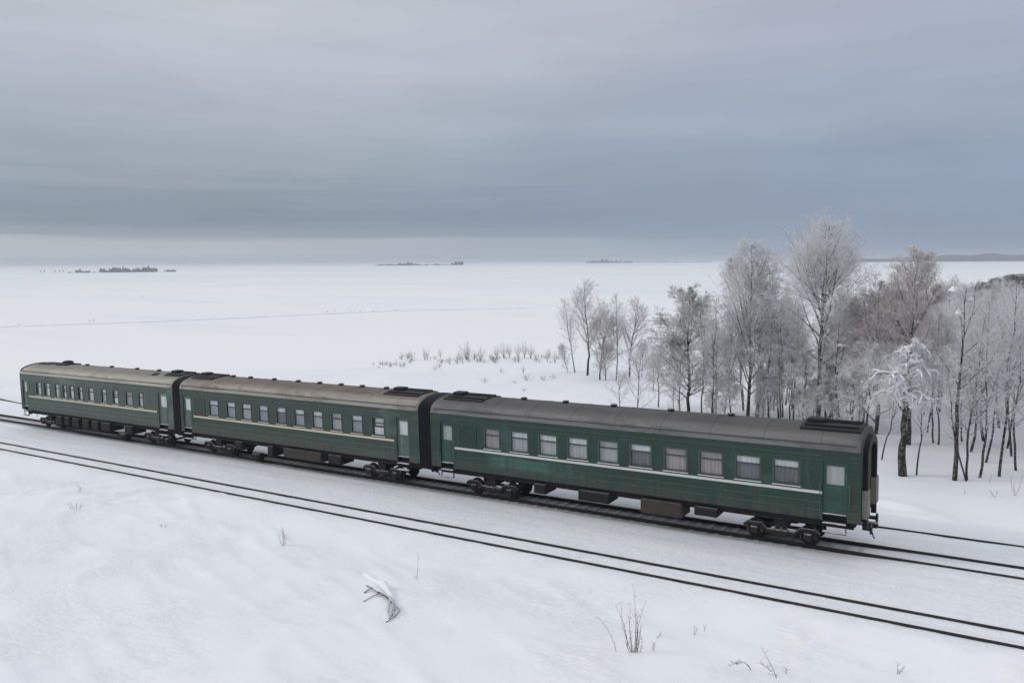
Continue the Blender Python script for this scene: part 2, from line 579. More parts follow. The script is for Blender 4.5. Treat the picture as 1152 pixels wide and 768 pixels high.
R_FAR = 16000.0
xs = axis(np.arange(-112, 14, .3), -R_FAR, R_FAR)
ys = axis(np.concatenate([np.arange(-33, 22, .22), np.arange(22, 110, .9)]), -R_FAR, R_FAR)
X, Y = np.meshgrid(xs, ys, indexing='ij')
Z = height(X, Y)
nx, ny = X.shape
idx = np.arange(nx*ny).reshape(nx, ny)
Q = np.stack([idx[:-1, :-1], idx[1:, :-1], idx[1:, 1:], idx[:-1, 1:]], -1).reshape(-1, 4)
tag(link('snow_ground', np_mesh('snow_ground', np.stack([X, Y, Z], -1).reshape(-1, 3), Q, M['snow'])), kind='structure')
m_ = MB()
m_.quad((-R_FAR, -R_FAR, LAKE_Z), (R_FAR, -R_FAR, LAKE_Z), (R_FAR, R_FAR, LAKE_Z), (-R_FAR, R_FAR, LAKE_Z))
tag(m_.build('frozen_lake', M['lake']), kind='structure')


def ribbon(pts, w, h, name, mat):
    m = MB()
    rows = []
    for k, p in enumerate(pts):
        a = np.array(pts[max(k-1, 0)])
        b = np.array(pts[min(k+1, len(pts)-1)])
        t = (b-a)/np.linalg.norm(b-a)
        n = np.array([-t[1], t[0]])
        row = []
        for q, z in ((-.5, -.02), (-.32, h), (-.12, h*.55), (.12, h*.5), (.32, h*.9), (.5, -.02)):
            j = 1+.25*math.sin(k*1.7+q*9)
            row.append((p[0]+n[0]*w*q, p[1]+n[1]*w*q, LAKE_Z+z*j))
        rows.append(row)
    for k in range(len(rows)-1):
        for j in range(5):
            m.quad(rows[k][j], rows[k+1][j], rows[k+1][j+1], rows[k][j+1])
    return m.build(name, mat)


PATHPX = [(-60, 370.5), (0, 368), (90, 365), (200, 361), (300, 356.5), (440, 350), (520, 348.2), (610, 346.5)]
pp = []
for (a, b) in zip(PATHPX[:-1], PATHPX[1:]):
    for k in range(12):
        t = k/12
        u, v = a[0]+(b[0]-a[0])*t, a[1]+(b[1]-a[1])*t
        d = ray(u, v)
        s = (LAKE_Z-CAM[2])/d[2]
        pp.append((CAM+d*s)[:2])
tag(ribbon(pp, 1.9, .16, 'snow_path', M['path']), kind='structure')

# ------------------------------------------------------------------ railway tracks
RX0, RX1 = -150.0, 70.0


def rail_mesh(name, ypos, z0, parent, curve=None, mat='rail', x0=RX0, x1=RX1):
    prof = [(-.066, -.155), (-.066, -.14), (-.014, -.12), (-.014, -.045), (-.036, -.033), (-.036, -.004), (-.028, 0), (.028, 0), (.036, -.004), (.036, -.033), (.014, -.045), (.014, -.12), (.066, -.14), (.066, -.155)]
    prof = [(y*1.12, z) for y, z in prof]
    m = MB()
    n = 110 if curve else 12
    rows = []
    for k in range(n+1):
        x = x0+(x1-x0)*k/n
        yy = ypos+(curve(x) if curve else 0)
        rows.append(len(m.v))
        m.v += [(x, yy+y, float(zt(x))+z0+z) for y, z in prof]
    P = len(prof)
    for k in range(n):
        for j in range(P):
            a, b = rows[k]+j, rows[k]+(j+1) % P
            c, d = rows[k+1]+(j+1) % P, rows[k+1]+j
            m.f.append((a, d, c, b))
    m.f.append(tuple(range(P)))
    m.f.append(tuple(rows[-1]+j for j in range(P-1, -1, -1)))
    return m.build(name, M[mat], parent)


t1 = tag(empty('railway_track', (0, 0, 0)), 'nearest railway track, empty, two dark rails nearly buried in snow', 'track', 'railway tracks side by side')
for s in (-1, 1):
    rail_mesh('rail', -TS1+s*G1, Z1, t1)
t2 = tag(empty('railway_track', (0, 0, 0)), 'railway track carrying the green carriages, grey sleepers showing between its two rails', 'track', 'railway tracks side by side')
for s in (-1, 1):
    rail_mesh('rail', s*G0, 0, t2)
for k in range(88):
    x = -59.0+k*.62
    j = math.sin(k*12.9)*.012
    m = MB()
    m.bbox(-.12, .12, -1.02+j, 1.02+j*2, -.12, .0, .015)
    o = m.build('sleeper', M['sleeper'], t2)
    o.location = (x, 0, float(zt(x))-.152+j*.6)
    o.rotation_euler = (0, -GRADE, j)
t3 = tag(empty('railway_track', (0, 0, 0)), 'farthest railway track behind the carriages, only a single thin rail clear of the snow', 'track', 'railway tracks side by side')
rail_mesh('rail', 3.71, -.075, t3, lambda x: max(0.0, -(x+55))**2*.0017)

# ------------------------------------------------------------------ carriages
S0 = -71.2547
LEN = [21.3658, 22.5025, 23.4397]
BOT, EAVE = 1.56, 4.64
ROOFP = [(HW+.035, EAVE-.03), (HW+.045, EAVE+.03), (HW+.005, EAVE+.06), (HW-.03, EAVE+.20), (HW-.14, EAVE+.36), (HW-.34, EAVE+.49), (HW-.64, EAVE+.60), (HW-1.02, EAVE+.69), (HW-1.4, EAVE+.735), (0, EAVE+.75)]


def roof_z(y):
    y = abs(y)
    p = ROOFP[2:]
    for (a, za), (b, zb) in zip(p[:-1], p[1:]):
        if b <= y <= a:
            return za+(zb-za)*(a-y)/(a-b)
    return p[-1][1]


def prof_ring(inset=0.0, zlow=1.25, top=0.0):
    """outline of the carriage section, near side first, over the roof, to the far side"""
    r = [(-(HW-inset), zlow)]
    r += [(-(y-inset) if y > inset else 0.0, z-inset*.35+top) for y, z in ROOFP[2:]]
    r += [(-y, z) for y, z in reversed(r[:-1])]
    return r


def side_wall(m, L, y, openings, x0, x1, zb, ztop, sgn, depth=.10):
    xc = sorted(set([x0, x1]+[q for o in openings for q in o[:2]]+list(np.arange(x0+1.4, x1-.2, 1.9))))
    zc = sorted(set([zb, ztop]+[q for o in openings for q in o[2:]]))
    inside = lambda x, z: any(o[0] < x < o[1] and o[2] < z < o[3] for o in openings)
    for a, b in zip(xc[:-1], xc[1:]):
        for c, d in zip(zc[:-1], zc[1:]):
            if not inside((a+b)/2, (c+d)/2):
                m.quad((a, y, c), (b, y, c), (b, y, d), (a, y, d))
                m.quad((a, y+sgn*depth, c), (a, y+sgn*depth, d), (b, y+sgn*depth, d), (b, y+sgn*depth, c))
    for (a, b, c, d) in openings:
        y2 = y+sgn*depth
        m.quad((a, y, c), (a, y, d), (a, y2, d), (a, y2, c))
        m.quad((b, y, c), (b, y2, c), (b, y2, d), (b, y, d))
        m.quad((a, y, d), (b, y, d), (b, y2, d), (a, y2, d))
        m.quad((a, y, c), (a, y2, c), (b, y2, c), (b, y, c))


def strip_segments(x0, x1, gaps):
    seg = [(x0, x1)]
    for a, b in gaps:
        out = []
        for c, d in seg:
            if b <= c or a >= d:
                out.append((c, d))
            else:
                if a > c:
                    out.append((c, a))
                if b < d:
                    out.append((b, d))
        seg = out
    return seg


def coach(ci, label, windows, doors, louvre, stripe, bogies, boxes, paint, doorm, roofm, stripem, curtains, vents, hatches):
    L = LEN[ci]
    BL = L-.94
    xs0 = S0+sum(LEN[:ci])
    first, last = ci == 0, ci == 2
    a0 = -.42 if first else 0.0
    root = empty('passenger_carriage', (xs0, 0, TG*xs0))
    root.rotation_euler = (0, -GRADE, 0)
    tag(root, label, 'train carriage', 'green carriages of the train')
    rnd = random.Random(100+ci)
    yn = -HW
    ops = [(a, b, 2.92, 4.03) for a, b in windows]
    dops = [(a, b, 1.56, 4.12) for a, b in doors]
    # ---- body shell
    m = MB()
    side_wall(m, BL, yn, ops+dops, a0, BL, BOT, EAVE, 1)
    m.quad((a0, HW, BOT), (a0, HW, EAVE), (BL, HW, EAVE), (BL, HW, BOT))
    m.quad((a0, HW-.1, BOT), (BL, HW-.1, BOT), (BL, HW-.1, EAVE), (a0, HW-.1, EAVE))
    m.quad((a0, -HW, BOT), (a0, HW, BOT), (BL, HW, BOT), (BL, -HW, BOT))
    # pressed ribs of the sheet metal
    gaps = [(a-.1, b+.1) for a, b in doors]
    rib = MB()
    for z, w in ((2.31, .016), (1.98, .014), (4.36, .014), (4.16, .010)):
        for a, b in strip_segments(a0+.02, BL-.02, gaps):
            rib.box(a, b, yn-.018, yn-.002, z-w, z+w)
    for a, b in strip_segments(a0+.02, BL-.02, gaps):
        m.box(a, b, yn-.016, yn-.002, 1.57, 1.67)
    for a, b in strip_segments(a0+.02, BL-.02, gaps):   # vertical panel joints
        x = a+.6
        while x < b-.3:
            if not any(o[0]-.1 < x < o[1]+.1 for o in ops):
                m.box(x-.008, x+.008, yn-.006, yn-.001, 1.70, 2.66)
            x += 2.85
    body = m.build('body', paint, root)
    rib.build('trim_rib', M['rib%d' % (ci+1)], root)
    # corner posts
    for x in (a0, BL):
        mm = MB()
        mm.bbox(x-.05, x+.05, -HW-.012, -HW+.14, BOT-.02, EAVE-.03, .02)
        mm.build('corner_post', paint, root)
    # ---- interior shade
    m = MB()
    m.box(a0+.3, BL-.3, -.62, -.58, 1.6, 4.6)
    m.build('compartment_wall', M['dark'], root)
    # ---- stripe
    m = MB()
    m.box(stripe[0], stripe[1], yn-.021, yn-.004, 2.68, 2.80)
    m.build('stripe', stripem, root)
    # ---- windows
    for k, (a, b) in enumerate(windows):
        m = MB()
        e = .055
        yo, yi = yn-.012, yn+.075
        narrow = b-a < .75
        m.box(a-.03, a+e, yo, yi, 2.89, 4.06)
        m.box(b-e, b+.03, yo, yi, 2.89, 4.06)
        m.box(a+e, b-e, yo, yi, 2.89, 2.92+e)
        m.box(a+e, b-e, yo, yi, 4.03-e, 4.06)
        m.box(a+e, b-e, yn+.03, yi, 3.63, 3.69)
        fr = m.build('window', M['frame'], root)
        m = MB()
        m.box(a+e, b-e, yn+.052, yn+.060, 2.92+e, 3.63)
        m.box(a+e, b-e, yn+.044, yn+.052, 3.69, 4.03-e)
        m.build('pane', M['glass'], fr)
        m = MB()
        m.bbox(a-.05, b+.05, yn-.045, yn-.013, 2.865, 2.905, .008)
        m.build('sill', M['sill'], fr)
        style = curtains[k % len(curtains)]
        y0 = yn+.09
        n = 18

        def cloth(x0, x1, z0, z1, mat, amp=.012):
            q = MB()
            for i in range(n):
                p0, p1 = x0+(x1-x0)*i/n, x0+(x1-x0)*(i+1)/n
                w0, w1 = amp*math.sin(i*2.1+k), amp*math.sin((i+1)*2.1+k)
                q.quad((p0, y0+w0+.015, z0), (p1, y0+w1+.015, z0), (p1, y0+w1+.015, z1), (p0, y0+w0+.015, z1))
            return q.build('curtain', M[mat], fr)
        w = b-a
        if style == 'full':
            cloth(a, b, 2.93, 4.02, rnd.choice(['curtain_a', 'curtain_b']))
        elif style == 'dim':
            cloth(a, b, 2.93, 4.02, 'curtain_d')
        elif style == 'rose':
            cloth(a, b, 2.93, 4.02, 'curtain_e')
        elif style == 'dtop':
            cloth(a, b, 3.62, 4.02, 'curtain_a')
            cloth(a, b, 2.93, 3.62, 'curtain_f')
        elif style == 'ltop':
            cloth(a, b, 3.62, 4.02, 'curtain_a')
            cloth(a, b, 2.93, 3.62, 'curtain_d')
        elif style == 'top':
            cloth(a, b, 3.62, 4.02, 'curtain_c')
            cloth(a, b, 2.93, 3.62, 'blind')
        elif style == 'right':
            cloth(a+w*.34, b, 2.93, 4.02, 'curtain_a')
        elif style == 'half':
            cloth(a+w*.2, b, 3.5, 4.02, 'curtain_b')
            cloth(a+w*.12, b, 2.93, 3.4, 'curtain_a')
        elif style == 'sides':
            cloth(a, a+w*.42, 2.93, 4.02, 'curtain_c')
            cloth(b-w*.40, b, 2.93, 4.02, 'curtain_a')
    # ---- louvre panel beside the washroom
    for (a, b) in louvre:
        m = MB()
        m.box(a, a+.05, yn-.02, yn-.001, 2.92, 4.03)
        m.box(b-.05, b, yn-.02, yn-.001, 2.92, 4.03)
        for i in range(7):
            z = 2.97+i*.16
            m.box(a+.05, b-.05, yn-.024, yn-.001, z, z+.045)
        m.build('louvre_panel', paint, root)
    # ---- doors, steps, handrails
    for (a, b) in doors:
        yi = yn+.085
        m = MB()
        zl, zh = 1.86, 4.10
        wl, wh = 3.10, 3.92
        m.box(a, a+.13, yi, yi+.04, zl, zh)
        m.box(b-.13, b, yi, yi+.04, zl, zh)
        m.box(a+.13, b-.13, yi, yi+.04, zl, wl)
        m.box(a+.13, b-.13, yi, yi+.04, wh, zh)
        m.box(a+.2, b-.2, yi-.014, yi-.001, 2.0, 2.45)
        m.box(a+.2, b-.2, yi-.014, yi-.001, 2.55, 2.98)
        d = m.build('door', doorm, root)
        m = MB()
        m.box(a+.13, b-.13, yi+.012, yi+.02, wl, wh)
        m.build('pane', M['glass'], d)
        m = MB()
        m.quad((a+.1, yi+.06, wl), (b-.1, yi+.06, wl), (b-.1, yi+.06, wh), (a+.1, yi+.06, wh))
        m.build('blind', M['curtain_d'] if last else M['curtain_a'], d)
        m = MB()
        m.tube([(b-.2, yi-.005, 2.78), (b-.2, yi-.05, 2.78), (b-.34, yi-.05, 2.78)], .012, 6)
        m.build('handle', M['pole'], d)
        m = MB()
        m.box(a, b, yn+.22, yn+.26, 1.3, 1.86)
        m.build('step_well', M['black'], root)
        for i, (z, yy) in enumerate(((1.80, .12), (1.42, .02), (1.05, -.03))):
            m = MB()
            m.bbox(a+.02, b-.02, yn+yy-.13, yn+yy+.14, z, z+.05, .012)
            m.build('step', M['step'], root)
        m = MB()
        for x in (a+.03, b-.03):
            m.box(x-.02, x+.02, yn+.0, yn+.05, 1.0, 1.56)
        m.build('step_hanger', M['under'], root)
        for x in (a-.10, b+.10):
            m = MB()
            m.tube([(x, yn, 2.1), (x, yn-.06, 2.16), (x, yn-.06, 3.1), (x, yn, 3.16)], .016, 6)
            m.build('handrail', M['pole'], root)
    # ---- roof
    ring = [(-y, z) for y, z in ROOFP]+[(y, z) for y, z in reversed(ROOFP[:-1])]
    m = MB()
    cuts = [a0-.01]+[a0+.25]+list(np.linspace(1.6, BL-1.6, 9))+[BL-.25, BL+.01]
    rows = []
    for x in cuts:
        sq = 1.0
        dz = 0.0
        if first and x < .3:
            dz = -.16 if x < a0+.1 else -.03
        rows.append(len(m.v))
        m.v += [(x, y, z+dz*min(1, max(0, (z-EAVE)/.4))) for y, z in ring]
    P = len(ring)
    for k in range(len(cuts)-1):
        for j in range(P-1):
            m.f.append((rows[k]+j, rows[k+1]+j, rows[k+1]+j+1, rows[k]+j+1))
    m.f.append(tuple(rows[0]+j for j in range(P)))
    m.f.append(tuple(rows[-1]+j for j in range(P-1, -1, -1)))
    roof = m.build('roof', roofm, root)
    for p in roof.data.polygons:
        p.use_smooth = len(p.vertices) == 4
    # seams across the roof and the rain gutter along it
    for x in cuts[2:-2]:
        m = MB()
        m.tube([(x, y, z+.004) for y, z in ring[2:-2]], .013, 5)
        m.build('roof_seam', roofm, roof)
    m = MB()
    yg = HW-.03
    m.box(a0+.15, BL-.15, -yg-.045, -yg+.005, EAVE+.215, EAVE+.235)
    m.build('gutter', M['frame'], roof)
    for x in vents:
        m = MB()
        y = .22
        z = roof_z(y)-.03
        m.tube([(x, y, z), (x, y, z+.09)], .12, 12)
        m.tube([(x, y, z+.07), (x, y, z+.09), (x, y, z+.15), (x, y, z+.18)], [.15, .19, .17, .08], 14)
        m.build('roof_vent', M['under'], roof, True)
    for (xa, xb, ya, yb, h, kind) in hatches:
        m = MB()
        n = 6
        yy = [ya+(yb-ya)*i/n for i in range(n+1)]
        for p, q in zip(yy[:-1], yy[1:]):
            zp, zq = roof_z(p), roof_z(q)
            m.quad((xa, p, zp+h), (xb, p, zp+h), (xb, q, zq+h), (xa, q, zq+h))
            m.quad((xa, p, zp-.05), (xa, p, zp+h), (xa, q, zq+h), (xa, q, zq-.05))
            m.quad((xb, p, zp-.05), (xb, q, zq-.05), (xb, q, zq+h), (xb, p, zp+h))
        m.quad((xa, ya, roof_z(ya)-.05), (xb, ya, roof_z(ya)-.05), (xb, ya, roof_z(ya)+h), (xa, ya, roof_z(ya)+h))
        m.quad((xa, yb, roof_z(yb)-.05), (xa, yb, roof_z(yb)+h), (xb, yb, roof_z(yb)+h), (xb, yb, roof_z(yb)-.05))
        if kind == 'fan':
            xm, ym = xa+(xb-xa)*.35, (ya+yb)/2+.1
            m.tube([(xm, ym, roof_z(ym)+h-.03), (xm, ym, roof_z(ym)+h+.12), (xm, ym, roof_z(ym)+h+.2)], [.45, .42, .22], 18)
        if kind == 'pipe':
            xm, ym = xa+(xb-xa)*.2, (ya+yb)/2
            m.bbox(xm-.36, xm+.36, ym-.3, ym+.3, roof_z(ym)+h-.05, roof_z(ym)+h+.15, .04)
            for yq in (-.7, .0, .6):
                m.tube([(xa+.15, yq, roof_z(yq)+h+.03), (xb-.1, yq, roof_z(yq)+h+.03)], .035, 6)
        m.build('roof_hatch', M['black'], roof)
    # ---- ends
    for x, o, vis in ((a0, -1, first), (BL, 1, last)):
        m = MB()
        r = [(-HW+.03, BOT)]+[(-y+.03, z) for y, z in ROOFP[2:]][:-1]
        r = r+[(0, EAVE+.73)]+[(-y, z) for y, z in reversed(r)]
        i0 = len(m.v)
        for q in (0, .05):
            m.v += [(x+o*q, y, z) for y, z in r]
        n = len(r)
        m.f.append(tuple(range(n)) if o < 0 else tuple(range(n-1, -1, -1)))
        m.f.append(tuple(range(n, 2*n)))
        for j in range(n):
            m.f.append((j, (j+1) % n, n+(j+1) % n, n+j))
        ew = m.build('end_wall', M['endwall'], root)
        if vis:
            for yy in (-1.25, 1.25):
                m = MB()
                m.bbox(min(x+o*.052, x+o*.30), max(x+o*.052, x+o*.30), yy-.34, yy+.34, 1.75, 2.95, .03)
                m.build('end_panel', M['endtan'], ew)
            m = MB()
            m.box(x+o*.05, x+o*.058, -.5, .5, 1.75, 3.75)
            m.build('gangway_door', M['dark'], ew)
        # buffers and coupler
        for yy in (-.88, .88):
            m = MB()
            m.tube([(x, yy, 1.16), (x+o*.3, yy, 1.16)], .09, 12)
            m.tube([(x+o*.3, yy, 1.16), (x+o*.34, yy, 1.16), (x+o*.38, yy, 1.16)], [.2, .24, .2], 18)
            m.build('buffer', M['under'], root)
        m = MB()
        m.bbox(min(x, x+o*.5), max(x, x+o*.5), -.13, .13, .98, 1.22, .03)
        m.build('coupler', M['rust'], root)
        m = MB()
        m.tube([(x, -.42, 1.3), (x+o*.28, -.42, 1.1), (x+o*.36, -.40, .72), (x+o*.42, -.38, .62)], .03, 6)
        m.build('brake_hose', M['black'], root)
        # bellows round the gangway, as deep as half the gap (a free end shows its own)
        dep = .46 if not vis else .26
        m = MB()
        nf = 5
        rows = []
        for k in range(nf*2+1):
            ins = .07 if k % 2 == 0 else .02
            if vis:
                ins += .34
            rr = prof_ring(ins, 1.30, .03 if not vis else -.18)
            rr2 = prof_ring(ins+.25, 1.30, -.12 if not vis else -.33)
            rows.append(len(m.v))
            xx = x+o*(.05+(dep-.05)*k/(nf*2))
            m.v += [(xx, y, z) for y, z in rr]+[(xx, y, z) for y, z in reversed(rr2)]
        n = len(rr)*2
        for k in range(nf*2):
            for j in range(n):
                a, b = rows[k]+j, rows[k]+(j+1) % n
                m.f.append((a, b, b+n, a+n))
        for rw in (rows[0], rows[-1]):
            h = len(rr)
            for j in range(h-1):
                m.f.append((rw+j, rw+j+1, rw+n-2-j, rw+n-1-j))
        m.build('gangway_bellows', M['black'] if not vis else M['bellows_grey'], root)
        if not vis:
            m = MB()
            m.box(min(x+o*.06, x+o*.4), max(x+o*.06, x+o*.4), -HW+.3, -HW+.34, 1.35, 4.6)
            m.build('gangway_curtain', M['black'], root)
    # ---- underframe
    m = MB()
    m.box(a0+.2, BL-.2, -HW+.30, HW-.30, 1.30, BOT-.005)
    for yy in (-1.15, 1.15):
        m.box(a0+.3, BL-.3, yy-.07, yy+.07, 1.12, 1.30)
    m.build('underframe', M['under'], root)
    for (xa, xb, z0, mat) in boxes:
        m = MB()
        if mat == 'tank':
            m.tube([(xa, -1.0, z0+.3), (xa+.06, -1.0, z0+.3), (xb-.06, -1.0, z0+.3), (xb, -1.0, z0+.3)], [.22, .29, .29, .22], 18)
            m.build('air_tank', M['under'], root, True)
        else:
            m.bbox(xa, xb, -HW+.12, -.45, z0, 1.32, .025)
            m.box(xa+.06, xb-.06, -HW+.10, -HW+.119, z0+.08, 1.22)
            m.build('equipment_box', M[mat], root)
    m = MB()
    m.tube([(2.5, -1.35, 1.22), (BL-2.5, -1.35, 1.22)], .035, 6)
    m.build('brake_pipe', M['under'], root)
    # ---- bogies
    for (w0, w1) in bogies:
        xm = (w0+w1)/2
        wb = (w1-w0)
        wb = max(2.05, min(2.5, wb))
        w0, w1 = xm-wb/2, xm+wb/2
        m = MB()
        for s in (-1, 1):
            y = s*1.02
            pts = [(w0-.48, y, .62), (w0-.3, y, .74), (w0+.3, y, .74), (w0+.55, y, .50), (w1-.55, y, .50), (w1-.3, y, .74), (w1+.3, y, .74), (w1+.48, y, .62)]
            m.tube(pts, [.07, .10, .11, .12, .12, .11, .10, .07], 8)
            for wx in (w0, w1):
                m.bbox(wx-.17, wx+.17, y-.14, y+.14, .30, .62, .04)
                for q in (-.3, .3):
                    m.tube([(wx+q, y, .38+i*.035) for i in range(9)], [.085 if i % 2 else .065 for i in range(9)], 10)
            m.bbox(xm-.34, xm+.34, y-.15, y+.15, .36, .64, .04)
            for q in (-.16, .16):
                m.tube([(xm+q, y, .62+i*.06) for i in range(9)], [.10 if i % 2 else .075 for i in range(9)], 10)
        m.bbox(xm-.3, xm+.3, -1.1, 1.1, .70, 1.15, .04)
        m.box(w0-.4, w1+.4, -.75, -.68, .62, .76)
        bg = m.build('bogie', M['rust'], root)
        for wx in (w0, w1):
            for s in (-1, 1):
                y = s*(G0+.02)
                m = MB()
                m.disc((wx, y, .43), (0, 1, 0), .43, .12, 28, .02)
                m.disc((wx, y-s*.055, .43), (0, 1, 0), .47, .03, 28, .01)
                m.disc((wx, y+s*.08, .43), (0, 1, 0), .13, .10, 14, .02)
                m.build('wheel', M['under'], bg, True)
            m = MB()
            m.tube([(wx, -G0, .43), (wx, G0, .43)], .08, 10)
            m.build('axle', M['under'], bg)
    return root


coach(0, 'last carriage on the left, worn grey-green with a tan roof and partly open curtains', 
      [(2.02, 2.86), (3.27, 4.20), (4.95, 5.75), (6.09, 6.70), (7.10, 7.75), (8.28, 9.00), (9.75, 10.55), (11.55, 12.25), (13.05, 13.80), (14.74, 15.65), (16.36, 16.95)],
      [(-.15, .55), (18.75, 19.75)], [(.95, 1.75)], (.80, 18.55), [(1.45, 3.75), (16.25, 18.55)],
      [(4.6, 5.4, .62, 'under'), (5.8, 6.5, .7, 'under'), (6.9, 7.9, .6, 'under'), (8.4, 9.3, .62, 'under'), (9.7, 10.6, .6, 'under'), (11.0, 12.2, .66, 'under'), (12.5, 13.6, 0, 'tank'), (14.1, 15.1, .7, 'under')],
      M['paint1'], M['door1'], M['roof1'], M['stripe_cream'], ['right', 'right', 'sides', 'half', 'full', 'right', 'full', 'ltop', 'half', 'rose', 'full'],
      [6.5, 10.0, 13.4, 16.2], [(.5, 2.4, -.6, 1.0, .05, 'plain'), (3.0, 4.6, -.5, .8, .10, 'fan'), (17.0, 17.5, -1.0, -.6, .06, 'plain'), (18.4, 20.2, -.9, .9, .07, 'pipe')])
coach(1, 'middle carriage, faded dark green with a brownish grey roof and white half-height curtains',
      [(3.10, 4.10), (4.95, 5.87), (6.50, 7.45), (8.15, 9.08), (9.84, 10.76), (11.50, 12.44), (13.10, 14.02), (14.72, 15.65), (16.40, 17.32), (18.06, 19.04)],
      [(.25, 1.12), (19.95, 20.85)], [(1.55, 2.70)], (1.40, 19.75), [(1.93, 4.23), (17.1, 19.15)],
      [(5.4, 6.2, .75, 'under'), (6.6, 7.4, 0, 'tank'), (8.7, 9.2, .62, 'under'), (10.2, 13.6, .70, 'boxbrown'), (14.2, 15.3, .74, 'under')],
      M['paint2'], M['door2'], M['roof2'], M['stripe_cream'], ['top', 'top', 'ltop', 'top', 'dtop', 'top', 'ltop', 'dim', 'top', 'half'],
      [3.4, 5.2, 7.6, 9.9, 11.9, 13.8, 15.6, 17.6], [(.35, 2.6, -1.0, 1.0, .07, 'pipe'), (18.4, 21.0, -1.0, 1.0, .07, 'pipe')])
coach(2, 'front carriage, deep green with a plain grey roof and white waist stripe',
      [(3.60, 4.62), (5.28, 6.38), (7.02, 8.10), (8.71, 9.85), (10.43, 11.52), (12.12, 13.25), (13.87, 15.02), (15.58, 16.70), (17.27, 18.40), (18.95, 20.08)],
      [(.62, 1.50), (21.02, 22.00)], [(1.95, 3.10)], (1.60, 21.0), [(2.35, 4.71), (17.95, 20.30)],
      [(6.6, 7.3, .8, 'under'), (9.2, 10.9, .78, 'under'), (12.6, 14.7, .62, 'boxbrown'), (15.3, 16.4, .9, 'under')],
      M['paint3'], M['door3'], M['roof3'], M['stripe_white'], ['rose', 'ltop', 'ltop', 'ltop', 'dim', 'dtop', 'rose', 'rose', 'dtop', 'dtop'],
      [5.0, 7.6, 10.4, 13.5, 16.5], [(.35, 3.0, -1.0, 1.0, .07, 'pipe'), (19.9, 22.4, -1.0, 1.1, .10, 'pipe')])

# ------------------------------------------------------------------ trees
UPV = np.array([0, 0, 1.0])


def nrm(a):
    return a/np.maximum(np.linalg.norm(a, axis=-1, keepdims=True), 1e-9)


def shoots(rng, pts, plen, prad, m, t0, t1, ang, angv, lenf, npts, wander, trop, rr, tpow=1.0, env=None, envk=1.0):
    """grow m children on every parent polyline; returns polylines, lengths, base radii"""
    B, n, _ = pts.shape
    t = (np.arange(m)[None]+rng.random((B, m)))/m
    t = t0+(t1-t0)*t**tpow
    f = t*(n-1)
    i = np.clip(f.astype(int), 0, n-2)
    w = (f-i)[..., None]
    bi = np.arange(B)[:, None]
    p = pts[bi, i]*(1-w)+pts[bi, i+1]*w
    tan = nrm(pts[bi, i+1]-pts[bi, i])
    ref = np.where(np.abs(tan[..., 2:3]) < .9, UPV, np.array([1.0, 0, 0]))
    a = nrm(np.cross(tan, ref))
    b = np.cross(a, tan)
    az = (np.arange(m)[None]*2.39996+rng.random((B, 1))*6.283+rng.normal(0, .5, (B, m)))[..., None]
    an = np.radians(ang+rng.normal(0, angv, (B, m)))[..., None]
    d = tan*np.cos(an)+(a*np.cos(az)+b*np.sin(az))*np.sin(an)
    ln = plen[:, None]*lenf(t)*rng.uniform(.7, 1.2, (B, m))
    if env is not None:      # stop at the crown's outline
        zc, rw, rh, egg = env
        q0 = (p-np.array([0, 0, zc]))/np.array([rw, rw, rh])
        qd = d/np.array([rw, rw, rh])
        if egg:
            f_ = 1-egg*np.clip(q0[..., 2:3], -1, 1)
            q0 = q0/np.concatenate([f_, f_, np.ones_like(f_)], -1)
        A, B_, C_ = (qd*qd).sum(-1), (q0*qd).sum(-1), (q0*q0).sum(-1)-1
        hit = (-B_+np.sqrt(np.maximum(B_*B_-A*C_, 0)))/A
        hit = np.where(C_ > 0, .25, np.maximum(hit, .2))*rng.uniform(.62, 1.10, hit.shape)
        ln = hit if envk >= 1 else np.minimum(ln, hit*1.25+.35)
    r0 = prad[:, None]*(1-.8*t)*rr
    p, d, ln, r0 = p.reshape(-1, 3), d.reshape(-1, 3), ln.ravel(), r0.ravel()
    out = [p]
    tr = trop if isinstance(trop, (list, tuple)) else [trop]*(npts-1)
    for k in range(npts-1):
        d = nrm(d+UPV*tr[k]+rng.normal(0, wander, d.shape))
        p = p+d*(ln/(npts-1))[:, None]
        out.append(p)
    return np.stack(out, 1), ln, r0


def sweep(pts, r0, k, tip=.25, base=1.0):
    """tubes with k sides along polylines"""
    B, n, _ = pts.shape
    tan = np.empty_like(pts)
    tan[:, 1:-1] = pts[:, 2:]-pts[:, :-2]
    tan[:, 0] = pts[:, 1]-pts[:, 0]
    tan[:, -1] = pts[:, -1]-pts[:, -2]
    tan = nrm(tan)
    ref = np.where(np.abs(tan[..., 2:3]) < .9, UPV, np.array([1.0, 0, 0]))
    a = nrm(np.cross(tan, ref))
    b = np.cross(a, tan)
    s = np.linspace(0, 1, n)[None, :, None, None]
    r = r0[:, None, None, None]*(base+(tip-base)*s)
    th = np.arange(k)*2*PI/k
    ring = a[:, :, None]*np.cos(th)[None, None, :, None]+b[:, :, None]*np.sin(th)[None, None, :, None]
    V = pts[:, :, None]+ring*r
    base_i = np.arange(B*n*k).reshape(B, n, k)
    nxt = np.roll(base_i, -1, axis=2)
    Qd = np.stack([base_i[:, :-1], nxt[:, :-1], nxt[:, 1:], base_i[:, 1:]], -1).reshape(-1, 4)
    return V.reshape(-1, 3), Qd


def merge(parts):
    V, Qs, o = [], [], 0
    for v, q in parts:
        V.append(v)
        Qs.append(q+o)
        o += len(v)
    return np.concatenate(V), np.concatenate(Qs)


